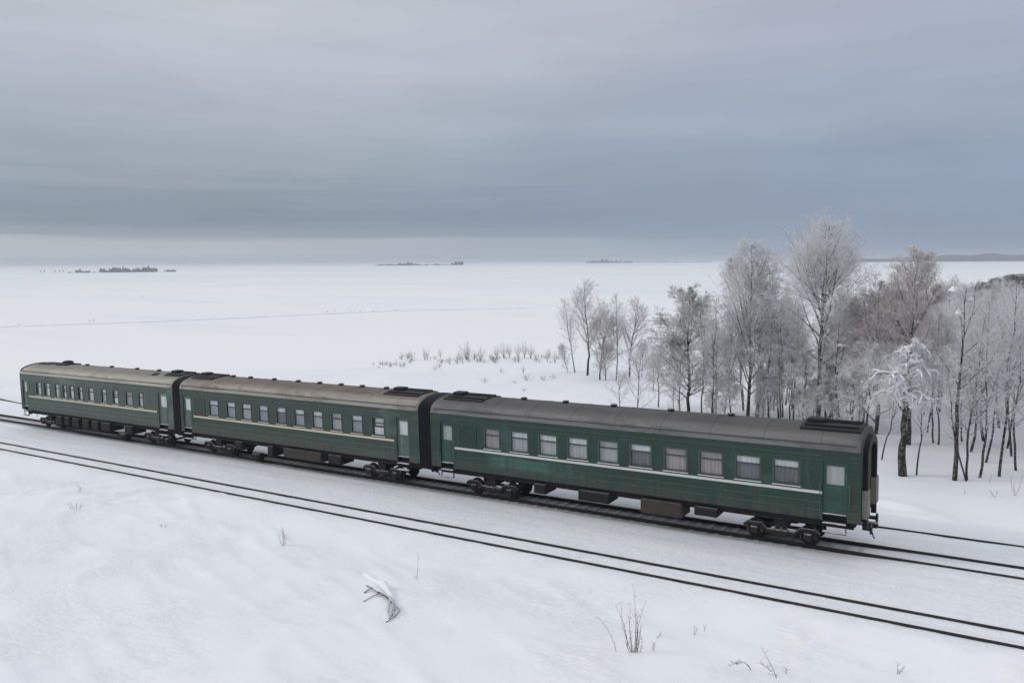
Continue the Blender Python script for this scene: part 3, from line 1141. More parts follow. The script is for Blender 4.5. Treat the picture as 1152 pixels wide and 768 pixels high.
def tree_proto(seed, H=12.0, r=.16, bend=.03, limbs=28, t0=.25, ang=42, env=None, ltrop=.06, branches=9, twigs=7, tlets=4, droop=-.05,
               bark='bark', twig='twig', tw_r=.0085, forks=0, limb_w=.07, tllen=.42, blen=.52, snowload=False, bt0=.15, side=.16):
    """env: (centre height, half width, half height, egg) as fractions of H - the crown's outline"""
    rng = np.random.default_rng(seed)
    n = 14
    z = np.linspace(0, 1, n)
    wx, wy = rng.normal(0, bend, n).cumsum()*H*.12, rng.normal(0, bend, n).cumsum()*H*.12
    trunk = np.stack([wx-wx[0], wy-wy[0], z*H-.15], 1)[None]
    e = (env[0]*H, env[1]*H, env[2]*H, env[3])
    parts_t = [sweep(trunk, np.array([r]), 9, .10)]
    tl, trd = np.array([H]), np.array([r])
    if forks:
        fp, fl, fr = shoots(rng, trunk, tl, trd, forks, .40, .66, 27, 6, lambda t: 1, 9, .045, .06, .62, 1.0, e)
        parts_t.append(sweep(fp, fr, 7, .18))
    lp, ll, lr = shoots(rng, trunk, tl, trd, limbs, t0, .975, ang, 9, lambda t: 1, 8, limb_w, ltrop, .40, 1.0, e)
    parts_t.append(sweep(lp, np.maximum(lr, .014), 5, .25))
    if forks:
        lp2, ll2, lr2 = shoots(rng, fp, fl, fr, max(6, limbs//3), .12, .98, ang-4, 9, lambda t: 1, 8, limb_w, ltrop, .5, 1.0, e)
        parts_t.append(sweep(lp2, np.maximum(lr2, .014), 5, .25))
        lp, ll, lr = np.concatenate([lp, lp2]), np.concatenate([ll, ll2]), np.concatenate([lr, lr2])
    bp, bl, br = shoots(rng, lp, ll, lr, branches, bt0, .99, 42, 11, lambda t: blen*(1.15-.55*t), 6, .15, droop*.5, .5, 1.0, e, .5)
    crown = [sweep(bp, np.maximum(br*.8, .009), 4, .5)]
    tp, tln, trr = shoots(rng, bp, bl, br, twigs, .12, 1.0, 42, 14, lambda t: tllen*(1.15-.5*t), 4, .2, droop, .6)
    crown.append(sweep(tp, np.full(len(tp), tw_r), 3, .6))
    qp, ql, qr = shoots(rng, tp, np.maximum(tln, .35), np.full(len(tp), tw_r), tlets, .1, 1.0, 40, 16, lambda t: .6*(1.1-.4*t), 3, .22, droop*1.2, .7)
    crown.append(sweep(qp, np.full(len(qp), tw_r*.85), 3, .5))
    if side:
        sp, sl, sr = shoots(rng, lp, ll, lr, branches*2, .1, 1.0, 50, 16, lambda t: side*(1.2-.5*t), 4, .2, droop, .4)
        crown.append(sweep(sp, np.full(len(sp), tw_r), 3, .5))
        s2, _, _ = shoots(rng, sp, sl, np.full(len(sp), tw_r), 4, .2, 1.0, 42, 16, lambda t: .5, 3, .2, droop, .7)
        crown.append(sweep(s2, np.full(len(s2), tw_r*.85), 3, .5))
    out = {'trunk': np_mesh('tree_trunk', *merge(parts_t), M[bark]), 'crown': np_mesh('tree_crown', *merge(crown), M[twig]), 'H': H}
    if snowload:
        k = rng.random(len(lp)) < .9
        off = lp[k][:, 1:7].copy()
        off[..., 2] += .09
        rad = rng.uniform(.08, .16, k.sum())
        off += rng.normal(0, .025, off.shape)
        ld = [sweep(off, rad, 7, .35)]
        b2 = bp.copy()
        b2[..., 2] += .04
        k2 = rng.random(len(bp)) < .50
        ld.append(sweep(b2[k2][:, :5], rng.uniform(.04, .08, k2.sum()), 6, .3))
        out['snow'] = np_mesh('tree_snow', *merge(ld), M['wsnow'])
    return out


def shrub_proto(seed, H, stems, spread, tw, twig, r=.02, br=5, tl=3):
    rng = np.random.default_rng(seed)
    base = np.zeros((1, 3, 3))
    base[0, :, 2] = [-.1, 0.0, .06]
    sp, sl, sr = shoots(rng, base, np.array([H]), np.array([r]), stems, .3, 1.0, spread, spread*.45, lambda t: .85, 9, .07, .07, 1.3)
    bp, bl, b_r = shoots(rng, sp, sl, sr, br, .25, .98, 30, 9, lambda t: .38*(1.1-.7*t), 5, .12, .06, .6)
    tp, tln, _ = shoots(rng, bp, bl, b_r, tl, .2, 1.0, 34, 10, lambda t: .5, 4, .14, .03, .6)
    return {'trunk': np_mesh('shrub_stems', *sweep(sp, np.maximum(sr, r*.7), 5, .35), M['bark_dark']),
            'crown': np_mesh('shrub_twigs', *merge([sweep(bp, np.full(len(bp), tw), 3, .5), sweep(tp, np.full(len(tp), tw*.8), 3, .5)]), M[twig]), 'H': H}


PR = {}
PR['birch_big'] = tree_proto(11, 16, .20, .04, 34, .26, 44, (.66, .25, .36, .05), .04, 9, 7, 4, -.05, 'bark', 'twig', .0080, 4)
PR['birch_pale'] = tree_proto(12, 14, .14, .03, 42, .14, 40, (.56, .21, .46, .25), .05, 9, 7, 4, -.04, 'bark', 'twig_white', .0082, 2)
PR['birch_spread'] = tree_proto(13, 12, .15, .06, 24, .22, 50, (.58, .27, .44, .2), .05, 8, 5, 3, -.03, 'bark_dark', 'twig', .0085, 3)
PR['birch_open'] = tree_proto(14, 12, .12, .05, 22, .25, 48, (.58, .25, .44, .15), .05, 8, 5, 2, -.03, 'bark_dark', 'twig_white', .008, 2)
PR['birch_slim'] = tree_proto(15, 12, .09, .05, 26, .24, 40, (.60, .16, .41, .15), .06, 7, 5, 2, -.05, 'bark', 'twig_white', .008, 1)
PR['birch_slim_b'] = tree_proto(16, 11, .08, .07, 24, .32, 42, (.66, .17, .36, .0), .05, 7, 5, 2, -.05, 'bark_dark', 'twig', .008, 1)
PR['birch_tall'] = tree_proto(17, 15, .17, .03, 44, .20, 38, (.55, .18, .46, .45), .06, 9, 6, 4, -.04, 'bark_dark', 'twig_brown', .0085, 2)
PR['bushy'] = tree_proto(18, 9, .11, .06, 26, .08, 46, (.52, .33, .50, .15), .04, 9, 5, 3, -.06, 'bark_dark', 'twig_brown', .0085, 3)
PR['bushy_b'] = tree_proto(19, 9, .10, .06, 26, .10, 46, (.52, .31, .50, .2), .04, 9, 5, 3, -.05, 'bark_dark', 'twig', .0085, 3)
PR['weeping'] = tree_proto(20, 8, .09, .08, 24, .22, 52, (.58, .29, .44, .1), -.03, 9, 5, 3, -.15, 'bark', 'twig_white', .0085, 2)
PR['pine'] = tree_proto(21, 12, .16, .05, 44, .14, 66, (.48, .30, .52, .40), .05, 11, 7, 5, .02, 'bark_dark', 'needle', .0095, 2, .10, .34, .40, False, .35, .10)
PR['laden'] = tree_proto(22, 7.0, .215, .06, 26, .46, 42, (.70, .225, .31, .2), [.12, .02, -.20, -.40, -.55, -.55, -.50], 8, 6, 3, -.30, 'bark_lichen', 'twig_white', .009, 0, .11, .55, .55, True, .15, .12)
PR['slim_laden'] = tree_proto(23, 12, .15, .03, 16, .42, 42, (.72, .15, .29, .0), .03, 7, 4, 2, -.08, 'bark_dark', 'twig', .008, 0)
PR['sapling'] = tree_proto(24, 5, .045, .08, 18, .10, 40, (.56, .24, .46, .2), .06, 7, 5, 3, -.02, 'bark_dark', 'twig', .007, 2)
PR['sapling_white'] = tree_proto(25, 5, .045, .08, 20, .12, 44, (.56, .30, .46, .1), .01, 8, 7, 4, -.12, 'bark_dark', 'twig_white', .0075, 2)
PR['sapling_open'] = tree_proto(31, 5, .05, .05, 12, .08, 50, (.50, .42, .52, .2), .05, 7, 4, 3, .0, 'bark_dark', 'twig', .0065, 1, .07, .42, .34)
PR['dark_wood'] = tree_proto(26, 9, .12, .05, 30, .06, 46, (.52, .32, .49, .1), .04, 9, 7, 4, -.03, 'bark_dark', 'twig_dark', .014, 2)
PR['shrub'] = shrub_proto(27, 2.2, 9, 20, .009, 'twig', .018, 8, 4)
PR['shrub_low'] = shrub_proto(28, 1.2, 10, 38, .007, 'twig_dark', .012, 5, 3)

GN = {}


def plant(kind, p, H, name, label, cat, group=None, rz=None, lean=(0, 0), wide=1.0):
    pr = PR[kind]
    e = empty(name, tuple(p))
    s = H/pr['H']
    e.scale = (s*wide, s*wide, s)
    e.rotation_euler = (lean[0], lean[1], rnd_t.random()*6.28 if rz is None else rz)
    tag(e, label, cat, group)
    link('trunk', pr['trunk'], e)
    link('crown', pr['crown'], e)
    if 'snow' in pr:
        link('snow_load', pr['snow'], e)
    return e


rnd_t = random.Random(5)


def tree_px(kind, u, v, vt, name, label, cat='tree', group=None, rz=None, lean_px=0.0, wide=1.0):
    p = on_ground(u, v)
    H = top_height(p, vt)
    q = proj([p[0], p[1], p[2]+H])
    dist = np.linalg.norm(p-CAM)
    k = math.atan2(lean_px*dist/F_PX, H) if lean_px else 0.0
    e = plant(kind, p, H, name, label, cat, group, rz, (0, 0), wide)
    if k:   # lean along the lake shore
        ax = Vector((FW[0], FW[1], 0)).normalized()
        e.rotation_mode = 'QUATERNION'
        e.rotation_quaternion = Matrix.Rotation(k, 4, ax).to_quaternion() @ Matrix.Rotation(rz or 0.0, 4, 'Z').to_quaternion()
    return e


GL = 'trees of the small clump on the shore'
tree_px('birch_slim', 647, 419, 335, 'birch_tree', 'slim birch leaning left at the outer edge of the shore clump', group=GL, rz=.3, lean_px=-14)
tree_px('sapling', 639, 419, 386, 'young_birch', 'small leaning birch sapling, the outermost and lowest stem of the shore clump', group=GL, rz=1, lean_px=-8)
tree_px('birch_spread', 661, 422, 317, 'birch_tree', 'tallest birch of the shore clump, open crown over a straight dark trunk', group=GL, rz=2.0)
tree_px('bushy', 675, 427, 350, 'bushy_tree', 'dense brownish bushy tree in the middle of the shore clump', group=GL, rz=.4, lean_px=4)
tree_px('bushy', 681, 428, 385, 'bushy_tree', 'low dark bush pressed against the middle of the shore clump', group=GL, rz=3.4)
tree_px('birch_slim', 693, 428, 331, 'birch_tree', 'narrow straight birch beside the dense bushy tree of the shore clump', group=GL, rz=4.1)
tree_px('birch_spread', 708, 424, 336, 'birch_tree', 'wide birch of the shore clump with limbs reaching to the right', group=GL, rz=5.0, lean_px=6)
tree_px('bushy_b', 722, 424, 385, 'bushy_tree', 'low pale bush under the wide birch of the shore clump', group=GL, rz=1.2)
tree_px('sapling_open', 717, 470, 392, 'young_birch', 'thin open sapling standing alone just above the grey carriage roof', rz=.6)
tree_px('sapling_open', 757, 474, 420, 'young_birch', 'leafless low sapling with spreading arms left of the pine', rz=2.6)
GP = 'trees round the frosted pine'
tree_px('weeping', 741, 458, 388, 'birch_tree', 'low pale birch filling the gap between shore clump and frosted pine', group=GP, rz=5.2)
tree_px('bushy_b', 735, 440, 398, 'bushy_tree', 'low grey bush behind the gap between shore clump and frosted pine', group=GP, rz=2.2)
tree_px('sapling_open', 697, 466, 418, 'young_birch', 'small bare sapling, leftmost of those just above the grey carriage roof', rz=3.6)
tree_px('pine', 773, 470, 322, 'pine_tree', 'frosted pine with rounded grey needle clumps beside the shore clump', rz=.2, group=GP, wide=1.05)
tree_px('birch_slim_b', 790, 474, 345, 'birch_tree', 'thin birch growing close against the right of the frosted pine', group=GP, rz=2)
tree_px('weeping', 803, 474, 372, 'birch_tree', 'short drooping white birch between the frosted pine and the pale birch', group=GP, rz=1)
tree_px('bushy_b', 765, 466, 378, 'bushy_tree', 'grey bushy tree in front of the frosted pine', group=GP, rz=4)
GB = 'tall birches above the carriage roof'
tree_px('birch_pale', 841, 474, 273, 'birch_tree', 'tall whitish birch with an egg-shaped rimed crown left of the biggest birch', group=GB, rz=.5, wide=1.05)
tree_px('birch_slim_b', 823, 474, 350, 'birch_tree', 'thin birch just left of the tall whitish birch trunk', group=GB, rz=3.0)
tree_px('birch_slim', 851, 476, 315, 'birch_tree', 'thin birch close to the right of the tall whitish birch', group=GB, rz=5)
tree_px('birch_big', 919, 484, 250, 'birch_tree', 'biggest birch of all, its rimed crown standing above the horizon', group=GB, rz=.9, wide=1.0)
tree_px('birch_slim', 866, 477, 318, 'birch_tree', 'slim birch midway between the tall whitish birch and the biggest birch', group=GB, rz=1.3)
tree_px('birch_slim_b', 876, 470, 330, 'birch_tree', 'slim birch close to the left of the biggest birch', group=GB, rz=2.3)
tree_px('birch_slim', 893, 480, 345, 'birch_tree', 'slim birch partly in front of the left side of the biggest birch', group=GB, rz=.3)
tree_px('birch_slim_b', 943, 486, 330, 'birch_tree', 'slim birch right beside the trunk of the biggest birch', group=GB, rz=4.3)
tree_px('weeping', 905, 482, 392, 'birch_tree', 'short drooping birch under the biggest birch', group=GB, rz=3)
tree_px('bushy_b', 958, 476, 350, 'bushy_tree', 'grey thicket tree to the right of the biggest birch', group=GB, rz=.7)
tree_px('weeping', 975, 500, 385, 'birch_tree', 'pale drooping birch just behind the end of the front carriage', group=GB, rz=2)
tree_px('bushy', 985, 488, 318, 'bushy_tree', 'broad brown crowned tree between the biggest birch and the tall pointed birch', group=GB, rz=4.4)
tree_px('birch_tall', 1022, 500, 279, 'birch_tree', 'tall pointed brownish birch rising above the right-hand wood', rz=1.9, group=GB)
GR = 'birches at the front edge of the right-hand wood'
tree_px('laden', 1016, 535, 378, 'birch_tree', 'short thick-trunked tree bent under white snow, at the front edge of the wood', group=GR, rz=.4)
tree_px('birch_slim_b', 992, 517, 400, 'birch_tree', 'dark leaning birch close behind the end of the front carriage', group=GR, rz=1.3, lean_px=18)
tree_px('birch_slim_b', 1031, 534, 395, 'birch_tree', 'thin speckled birch right beside the thick snow-bent tree', group=GR, rz=.2, lean_px=-6)
sl = tree_px('slim_laden', 1074, 540, 322, 'birch_tree', 'straight black-and-white birch with snow lumps in its broken top', group=GR, rz=.8)
tree_px('birch_slim_b', 1087, 541, 395, 'birch_tree', 'left arm of the pair of birches that form a V from one base', group=GR, rz=2.8, lean_px=-26)
tree_px('birch_slim', 1088, 540, 350, 'birch_tree', 'right arm of the pair of birches that form a V from one base', group=GR, rz=.9, lean_px=10)
tree_px('birch_slim', 1102, 537, 330, 'birch_tree', 'slim upright birch next to the right of the V-shaped pair', group=GR, rz=3.9)
tree_px('birch_slim_b', 1109, 520, 340, 'birch_tree', 'dark birch curving right, behind the slim upright birch', group=GR, rz=5.1, lean_px=14)
tree_px('birch_slim', 1124, 536, 318, 'birch_tree', 'dark birch with rime-spotted bark, third trunk from the right edge of the front row', group=GR, rz=5.6, lean_px=3)
tree_px('birch_slim', 1143, 529, 340, 'birch_tree', 'white-speckled birch, rightmost trunk of the front row in the photo', group=GR, rz=1.6)
tree_px('birch_slim_b', 1138, 513, 335, 'birch_tree', 'thin dark birch just behind the white-speckled birch at the right', group=GR, rz=2.9)
tree_px('birch_slim_b', 1056, 500, 360, 'birch_tree', 'right one of two thin birches standing together behind the snow-bent tree', group=GR, rz=3.7, lean_px=6)
tree_px('birch_slim', 1050, 498, 352, 'birch_tree', 'left one of two thin birches standing together behind the snow-bent tree', group=GR, rz=.7)
tree_px('birch_slim_b', 1043, 486, 352, 'birch_tree', 'thin birch alone in the gap behind the snow-bent tree', group=GR, rz=5.7)
tree_px('birch_slim', 1133, 504, 330, 'birch_tree', 'thin birch deeper in the wood behind the third trunk from the right', group=GR, rz=4.2)
tree_px('birch_slim', 1166, 533, 300, 'birch_tree', 'birch standing just outside the right edge of the front row', group=GR, rz=2.2)
tree_px('weeping', 1092, 508, 372, 'birch_tree', 'short birch hung with white rime beside the snow-topped birch', group=GR, rz=.1)

# snow lumps lodged in trees
def snow_lump(name, p, sx, sy, sz, seed, label):
    m = MB()
    nu, nv = 14, 8
    for j in range(nv+1):
        ph = PI*j/nv
        for i in range(nu):
            th = 2*PI*i/nu
            k = 1+.22*math.sin(3*th+seed)+.18*math.sin(5*ph+seed*2+2*th)
            zc = math.cos(ph)
            zc = zc if zc > 0 else zc*.35
            m.v.append((sx*k*math.sin(ph)*math.cos(th), sy*k*math.sin(ph)*math.sin(th), sz*k*zc))
    for j in range(nv):
        for i in range(nu):
            a, b = j*nu+i, j*nu+(i+1) % nu
            m.f.append((a, a+nu, b+nu, b))
    o = m.build(name, M['wsnow'], None, True)
    o.location = p
    return tag(o, label, 'snow lump', 'snow lumps caught in the branches')


pb = on_ground(1074, 540)
for k, (uu, vv, a, b, c, lab) in enumerate(((1074, 327, .34, .30, .22, 'domed snow cap on the broken top of the straight birch'), (1079, 353, .24, .2, .2, 'small snow lump in a fork below the snow-capped top of the birch'),
                                           (1092, 337, .14, .12, .12, 'tiny snow lump on a thin branch right of the snow-capped birch'),
                                           (1028, 347, .16, .16, .42, 'long white snow streak lodged in the tall pointed birch'), (1031, 362, .32, .28, .2, 'snow lump in the fork under the long white streak'),
                                           (947, 389, .45, .22, .16, 'snow bar lying on a low branch right of the biggest birch'))):
    if uu < 1000:
        Yp = float(on_ground(943, 486)[1])-.3
    elif uu < 1050:
        Yp = float(on_ground(1022, 500)[1])-.4
    else:
        Yp = float(pb[1])
    d = ray(uu, vv)
    s = (Yp-CAM[1])/d[1]
    snow_lump('snow_lump', tuple(CAM+d*s), a, b, c, k*1.3+.4, lab)

# ---- the wood behind: trees by the hundred metres of depth
kinds_back = ['birch_slim', 'birch_slim_b', 'birch_open', 'bushy', 'bushy_b', 'birch_spread', 'birch_open', 'birch_slim', 'weeping']
placed = []
LABB = {'birch_slim': 'slim grey rimed birch deep in the right-hand wood', 'birch_slim_b': 'thin dark birch deep in the right-hand wood', 'birch_open': 'open-crowned grey birch deep in the right-hand wood',
        'bushy': 'brownish bushy tree deep in the right-hand wood', 'bushy_b': 'greyish bushy tree deep in the right-hand wood', 'birch_spread': 'broad grey birch deep in the right-hand wood',
        'weeping': 'white drooping birch deep in the right-hand wood', 'dark_wood': 'dark tree of the farthest stand behind the right-hand wood'}
cnt = 0
tries = 0
while cnt < 105 and tries < 4000:
    tries += 1
    u = rnd_t.uniform(985, 1290)
    v = 330+170*rnd_t.random()**1.35
    if u < 1060 and v > 470:
        continue
    if u > 1150 and v < 510 and rnd_t.random() < .2:
        v = 515
    p = on_ground(u, v)
    if p[2] < LAKE_Z+.35:
        continue
    if any((p[0]-q[0])**2+(p[1]-q[1])**2 < q[2] for q in placed):
        continue
    placed.append((p[0], p[1], 2.6 if v > 400 else 4.0))
    k = rnd_t.choice(kinds_back)
    dist = np.linalg.norm(p-CAM)
    top = rnd_t.uniform(316, 352) if v < 440 else rnd_t.uniform(330, 372)
    if u > 1100:
        top -= 6
    H = min(top_height(p, top), 13.5)
    if H < 4.5:
        H = rnd_t.uniform(5, 7)
    nm = {'bushy': 'bushy_tree', 'bushy_b': 'bushy_tree'}.get(k, 'birch_tree')
    plant(k, p, H, nm, LABB[k], 'tree', LABB[k].replace(' tree ', ' trees ').replace('birch deep', 'birches deep'))
    cnt += 1
# understorey between the big birches, seen over the carriage roof
GU = 'rimed saplings under the birches'
for k in range(20):
    u = rnd_t.uniform(795, 1010)
    v = rnd_t.uniform(438, 488)
    p = on_ground(u, v)
    kk = rnd_t.choice(['sapling', 'sapling_white', 'sapling_white', 'sapling'])
    plant(kk, p, rnd_t.uniform(2.2, 5.0), 'young_birch', {'sapling': 'grey rimed sapling in the thicket under the tall birches', 'sapling_white': 'whitish drooping sapling in the thicket under the tall birches'}[kk], 'tree', GU+(' (whitish)' if kk == 'sapling_white' else ''), wide=1.15)
for k in range(24):
    u = rnd_t.uniform(800, 985)
    v = rnd_t.uniform(452, 480)
    p = on_ground(u, v)
    kk = rnd_t.choice(['birch_slim', 'birch_slim_b', 'birch_slim', 'birch_open'])
    H = top_height(p, rnd_t.uniform(325, 385))
    plant(kk, p, H, 'birch_tree', {'birch_slim': 'slim background birch among the tall birches over the roof', 'birch_slim_b': 'crooked thin background birch among the tall birches over the roof', 'birch_open': 'wide background birch among the tall birches over the roof'}[kk], 'tree',
          'background birches over the roof ('+{'birch_slim': 'slim', 'birch_slim_b': 'crooked', 'birch_open': 'wide'}[kk]+')')
# the darker far stand on the right
for k in range(26):
    u = 1088+k*7.2+rnd_t.uniform(-3, 3)
    p = on_ground(u, rnd_t.uniform(331, 337))
    if p[2] < LAKE_Z+.2:
        p = on_ground(u, 345)
    H = max(4.5, top_height(p, (322-min(1.0, max(0.0, (u-1090)/50))*13)+rnd_t.uniform(-2, 3)))
    plant('dark_wood', p, H, 'dark_tree', LABB['dark_wood'], 'tree', 'dark trees of the farthest stand', wide=1.3)

# ---- shrubs along the bank and small twigs in the snow
SH = [(452, 405, 396), (463, 405, 395), (481, 405, 394), (515, 407, 397), (506, 410, 400), (525, 405, 384), (520, 407, 398), (541, 406, 390), (552, 405, 396), (559, 404, 394), (567, 403, 386), (573, 403, 387), (583, 403, 386),
      (590, 403, 384), (597, 403, 388), (603, 403, 396), (609, 402, 397), (617, 402, 393), (628, 404, 398), (589, 420, 411), (593, 428, 420), (564, 419, 413), (545, 430, 424), (579, 431, 428), (590, 440, 435), (612, 428, 421), (622, 426, 420),
      (494, 413, 407), (489, 416, 411), (420, 411, 407), (431, 411, 406), (440, 411, 407), (446, 411, 405), (426, 414, 411)]
SR = random.Random(31)
for k in range(46):
    c_ = SR.choice((462, 490, 512, 522, 545, 556, 572, 588, 600, 615))
    SH.append((c_+SR.gauss(0, 7), SR.uniform(402.5, 409), 0))
    SH[-1] = (SH[-1][0], SH[-1][1], SH[-1][1]-SR.choice((3, 4, 5, 6, 8, 11, 14)))
for k in range(9):
    SH.append((SR.uniform(424, 458), SR.uniform(409, 414), 0))
    SH[-1] = (SH[-1][0], SH[-1][1], SH[-1][1]-SR.uniform(3, 5))
for k, (u, v, vt_) in enumerate(SH):
    kk = 'shrub' if v-vt_ > 8 else 'shrub_low'
    p = on_ground(u, v)
    big = v-vt_ > 13
    lab = ('tall bare shrub of the row on the snowy bank beyond the middle carriage' if big else 'short bare shrub of the row on the snowy bank beyond the middle carriage') if v < 408 and u > 445 else ('low twig clump along the bank edge left of the shrub row' if u < 450 else 'small bare bush scattered on the slope between shrub row and carriage roof')
    grp = 'bank shrubs: '+('tall' if big else 'short') if v < 408 and u > 445 else ('bank twig clumps' if u < 450 else 'scattered slope bushes')
    plant(kk, p, max(.35, top_height(p, vt_)), 'shrub', lab, 'shrub', grp, wide=SR.uniform(.8, 1.3) if v-vt_ > 8 else SR.uniform(1.0, 1.7))
# tiny dark clumps by the path across the lake
for (u, v, lab) in ((368, 351.5, 'dark clump by the lake path, leftmost of the middle cluster'), (376.5, 350.5, 'dark clump on the lake path beside the leftmost one'), (394.5, 351.5, 'flat dark clump in the middle of the lake path cluster'),
                    (405.5, 351.2, 'dark clump right of the flat one on the lake path'), (419.5, 350.7, 'dark clump towards the right of the lake path cluster'), (444.5, 349.6, 'lone dark clump at the right end of the lake path'),
                    (101, 362, 'left one of a pair of tiny clumps above the lake path'), (105, 361.5, 'right one of a pair of tiny clumps above the lake path'), (22, 366, 'tiny clump on the lake path at the far left'), (160, 334, 'tiny speck of brush far out on the lake')):
    p = on_ground(u, v)
    plant('shrub_low', p, .75, 'brush_clump', lab, 'brush', 'brush clumps on the lake', wide=1.1)


def weed(name, u, v, stems, label, cat='dry plant', group=None, r=.009):
    """stems: list of (du, dv, base_du, base_dv, bow) in pixels of the photograph"""
    p = on_ground(u, v)
    dist = np.linalg.norm(p-CAM)
    s = dist/F_PX
    rt = Vector((RT[0], RT[1], 0)).normalized()
    e = empty(name, tuple(p))
    tag(e, label, cat, group)
    rr = random.Random(int(u*7+v))
    for (du, dv, bu, bv, bow, *arch) in stems:
        m = MB()
        b = Vector((0, 0, -.05))+rt*bu*s+Vector((0, 1, 0))*(-bv*s*1.6)
        t = b+rt*(du-bu)*s+Vector((0, rr.uniform(-.15, .15), -dv*s*1.06+.05))
        pts = []
        for i in range(8):
            q = i/7
            w = b.lerp(t, q)+rt*bow*s*math.sin(PI*q)+Vector((0, 0, (arch[0] if arch else 0)*s*math.sin(PI*q)))+Vector((rr.uniform(-1, 1), rr.uniform(-1, 1), 0))*.008
            pts.append(w)
        m.tube(pts, [r*(1-.6*i/7) for i in range(8)], 5)
        for i in range(2, 8):
            if rr.random() < .75:
                w = pts[min(i, 7)]
                sd = rt*rr.choice((-1, 1))*rr.uniform(.03, .14)+Vector((0, rr.uniform(-.1, .1), rr.uniform(.03, .14)))
                m.tube([w, w+sd*.6+Vector((0, 0, .01)), w+sd], [r*.6, r*.5, r*.3], 4)
        m.build('stem', M['weed'], e)
    return e


weed('weed_tuft', 714, 733, [(0, -67, 0, 0, 1), (-3, -50, -2, 0, -2), (3, -40, 1, 0, 2), (12, -51, 3, 0, -4), (-15, -50, -3, 0, -3), (-24, -44, -11, -6, 3), (-38, -34, -20, -2, 3), (-7, -34, -1, 0, -1), (7, -30, 2, 0, 1), (13, -5, 6, -22, 2), (-10, -26, -3, 0, -1),
                             (3, -36, 1, 0, -1), (-5, -20, -3, 0, 0), (5, -22, 3, 0, 0), (-1, -44, 1, 0, 2), (9, -16, 5, 0, 1), (-9, -14, -5, 0, 0), (2, -26, -1, 0, 1)],
     'tuft of tall dry weed stems sticking out of the snow below the tracks')
weed('twig', 846, 753, [(-22, -5, 0, 0, 2, 7), (-8, 2, -3, -6, 0), (-19, 0, -15, -10, 0)], 'dark twig bowed over the snow, left of the forked twig', r=.014)
weed('twig', 874, 762, [(-16, -28, 0, 0, 1), (-20, -10, -6, -9, 0), (-8, 0, -1, -2, 0)], 'forked dark twig rising from the snow near the bottom edge', r=.011)
weed('dry_weed', 318, 613, [(0, -20, 0, 0, 1), (3, -16, 1, 0, 1), (-2, -14, 0, 0, -1), (5, -10, 2, 0, 1)], 'pale dry weed standing alone left of the fallen branch', r=.010)
weed('dry_weed', 469, 651, [(0, -26, 0, 0, 0), (-2, -6, 0, 0, 0)], 'single faint weed stem up the slope to the right of the fallen branch', r=.007)
weed('dry_weed', 735, 731, [(3, -9, 0, 0, 0), (-2, -4, 0, 0, 0)], 'tiny weed sprig just right of the tall weed tuft', r=.007)
weed('dry_weed', 781, 714, [(-1, -8, 0, 0, 0), (2, -6, 0, 0, 0)], 'tiny weed sprig in the snow left of the near rail', r=.007)
weed('dry_weed', 793, 710, [(-2, -8, 0, 0, 0)], 'single faint sprig close to the near rail', r=.007)
weed('dry_weed', 1010, 757, [(-1, -8, 0, 0, 0), (4, -3, 0, 0, 0)], 'tiny sprig poking from the snow near the bottom right corner', r=.009)
weed('dry_weed', 885, 757, [(-1, -5, 0, 0, 0)], 'tiny sprig right of the forked twig', r=.008)
weed('dry_weed', 89, 552, [(0, -5, 0, 0, 0), (2, -4, 1, 0, 0)], 'small weed sprig on the drifts below the left end of the tracks', r=.009)
weed('dry_weed', 84, 572, [(-6, -5, -3, 0, 0), (-2, -6, -1, 0, 0), (2, -5, 2, 0, 0), (7, -4, 5, 0, 0)], 'low fringe of weed sprigs behind the drift at the left', r=.008)
weed('dry_weed', 183, 593, [(-4, -3, 0, 0, 0), (4, -3, 2, 0, 0)], 'low weed sprig on the open snow at the left', r=.008)
weed('twig', 1142, 557, [(-5, -16, 0, 0, -1), (6, -18, 0, 0, 1), (-2, -10, 0, 0, 0)], 'bare twig shoot in front of the right-hand birches', r=.010)
weed('twig', 1119, 559, [(-4, -5, 0, 0, 0), (3, -7, 0, 0, 0)], 'small twig in the snow left of the bare twig shoot', r=.010)
weed('twig', 1113, 543, [(2, -8, 0, 0, 0)], 'short stick beside the slim upright birch', r=.010)
weed('dry_weed', 1085, 556, [(0, -4, 0, 0, 0)], 'tiny sprig in the snow below the V-shaped pair', r=.009)

# ---- fallen branch under a bar of snow
pB = on_ground(428, 668)
sB = np.linalg.norm(pB-CAM)/F_PX
rt = Vector((RT[0], RT[1], 0)).normalized()
fwv = Vector((FW[0], FW[1], 0)).normalized()
sinel = (CAM[2]-pB[2])/np.linalg.norm(pB-CAM)


def bpt(u, v, z=0.0):
    q = rt*(u-428)*sB-fwv*((v-668)*sB/sinel)
    x, y = pB[0]+q.x, pB[1]+q.y
    return Vector((q.x, q.y, float(height(x, y))-pB[2]+z)) + Vector((fwv.x, fwv.y, 0))*(-z*(1-sinel**2)**.5/sinel if False else 0)


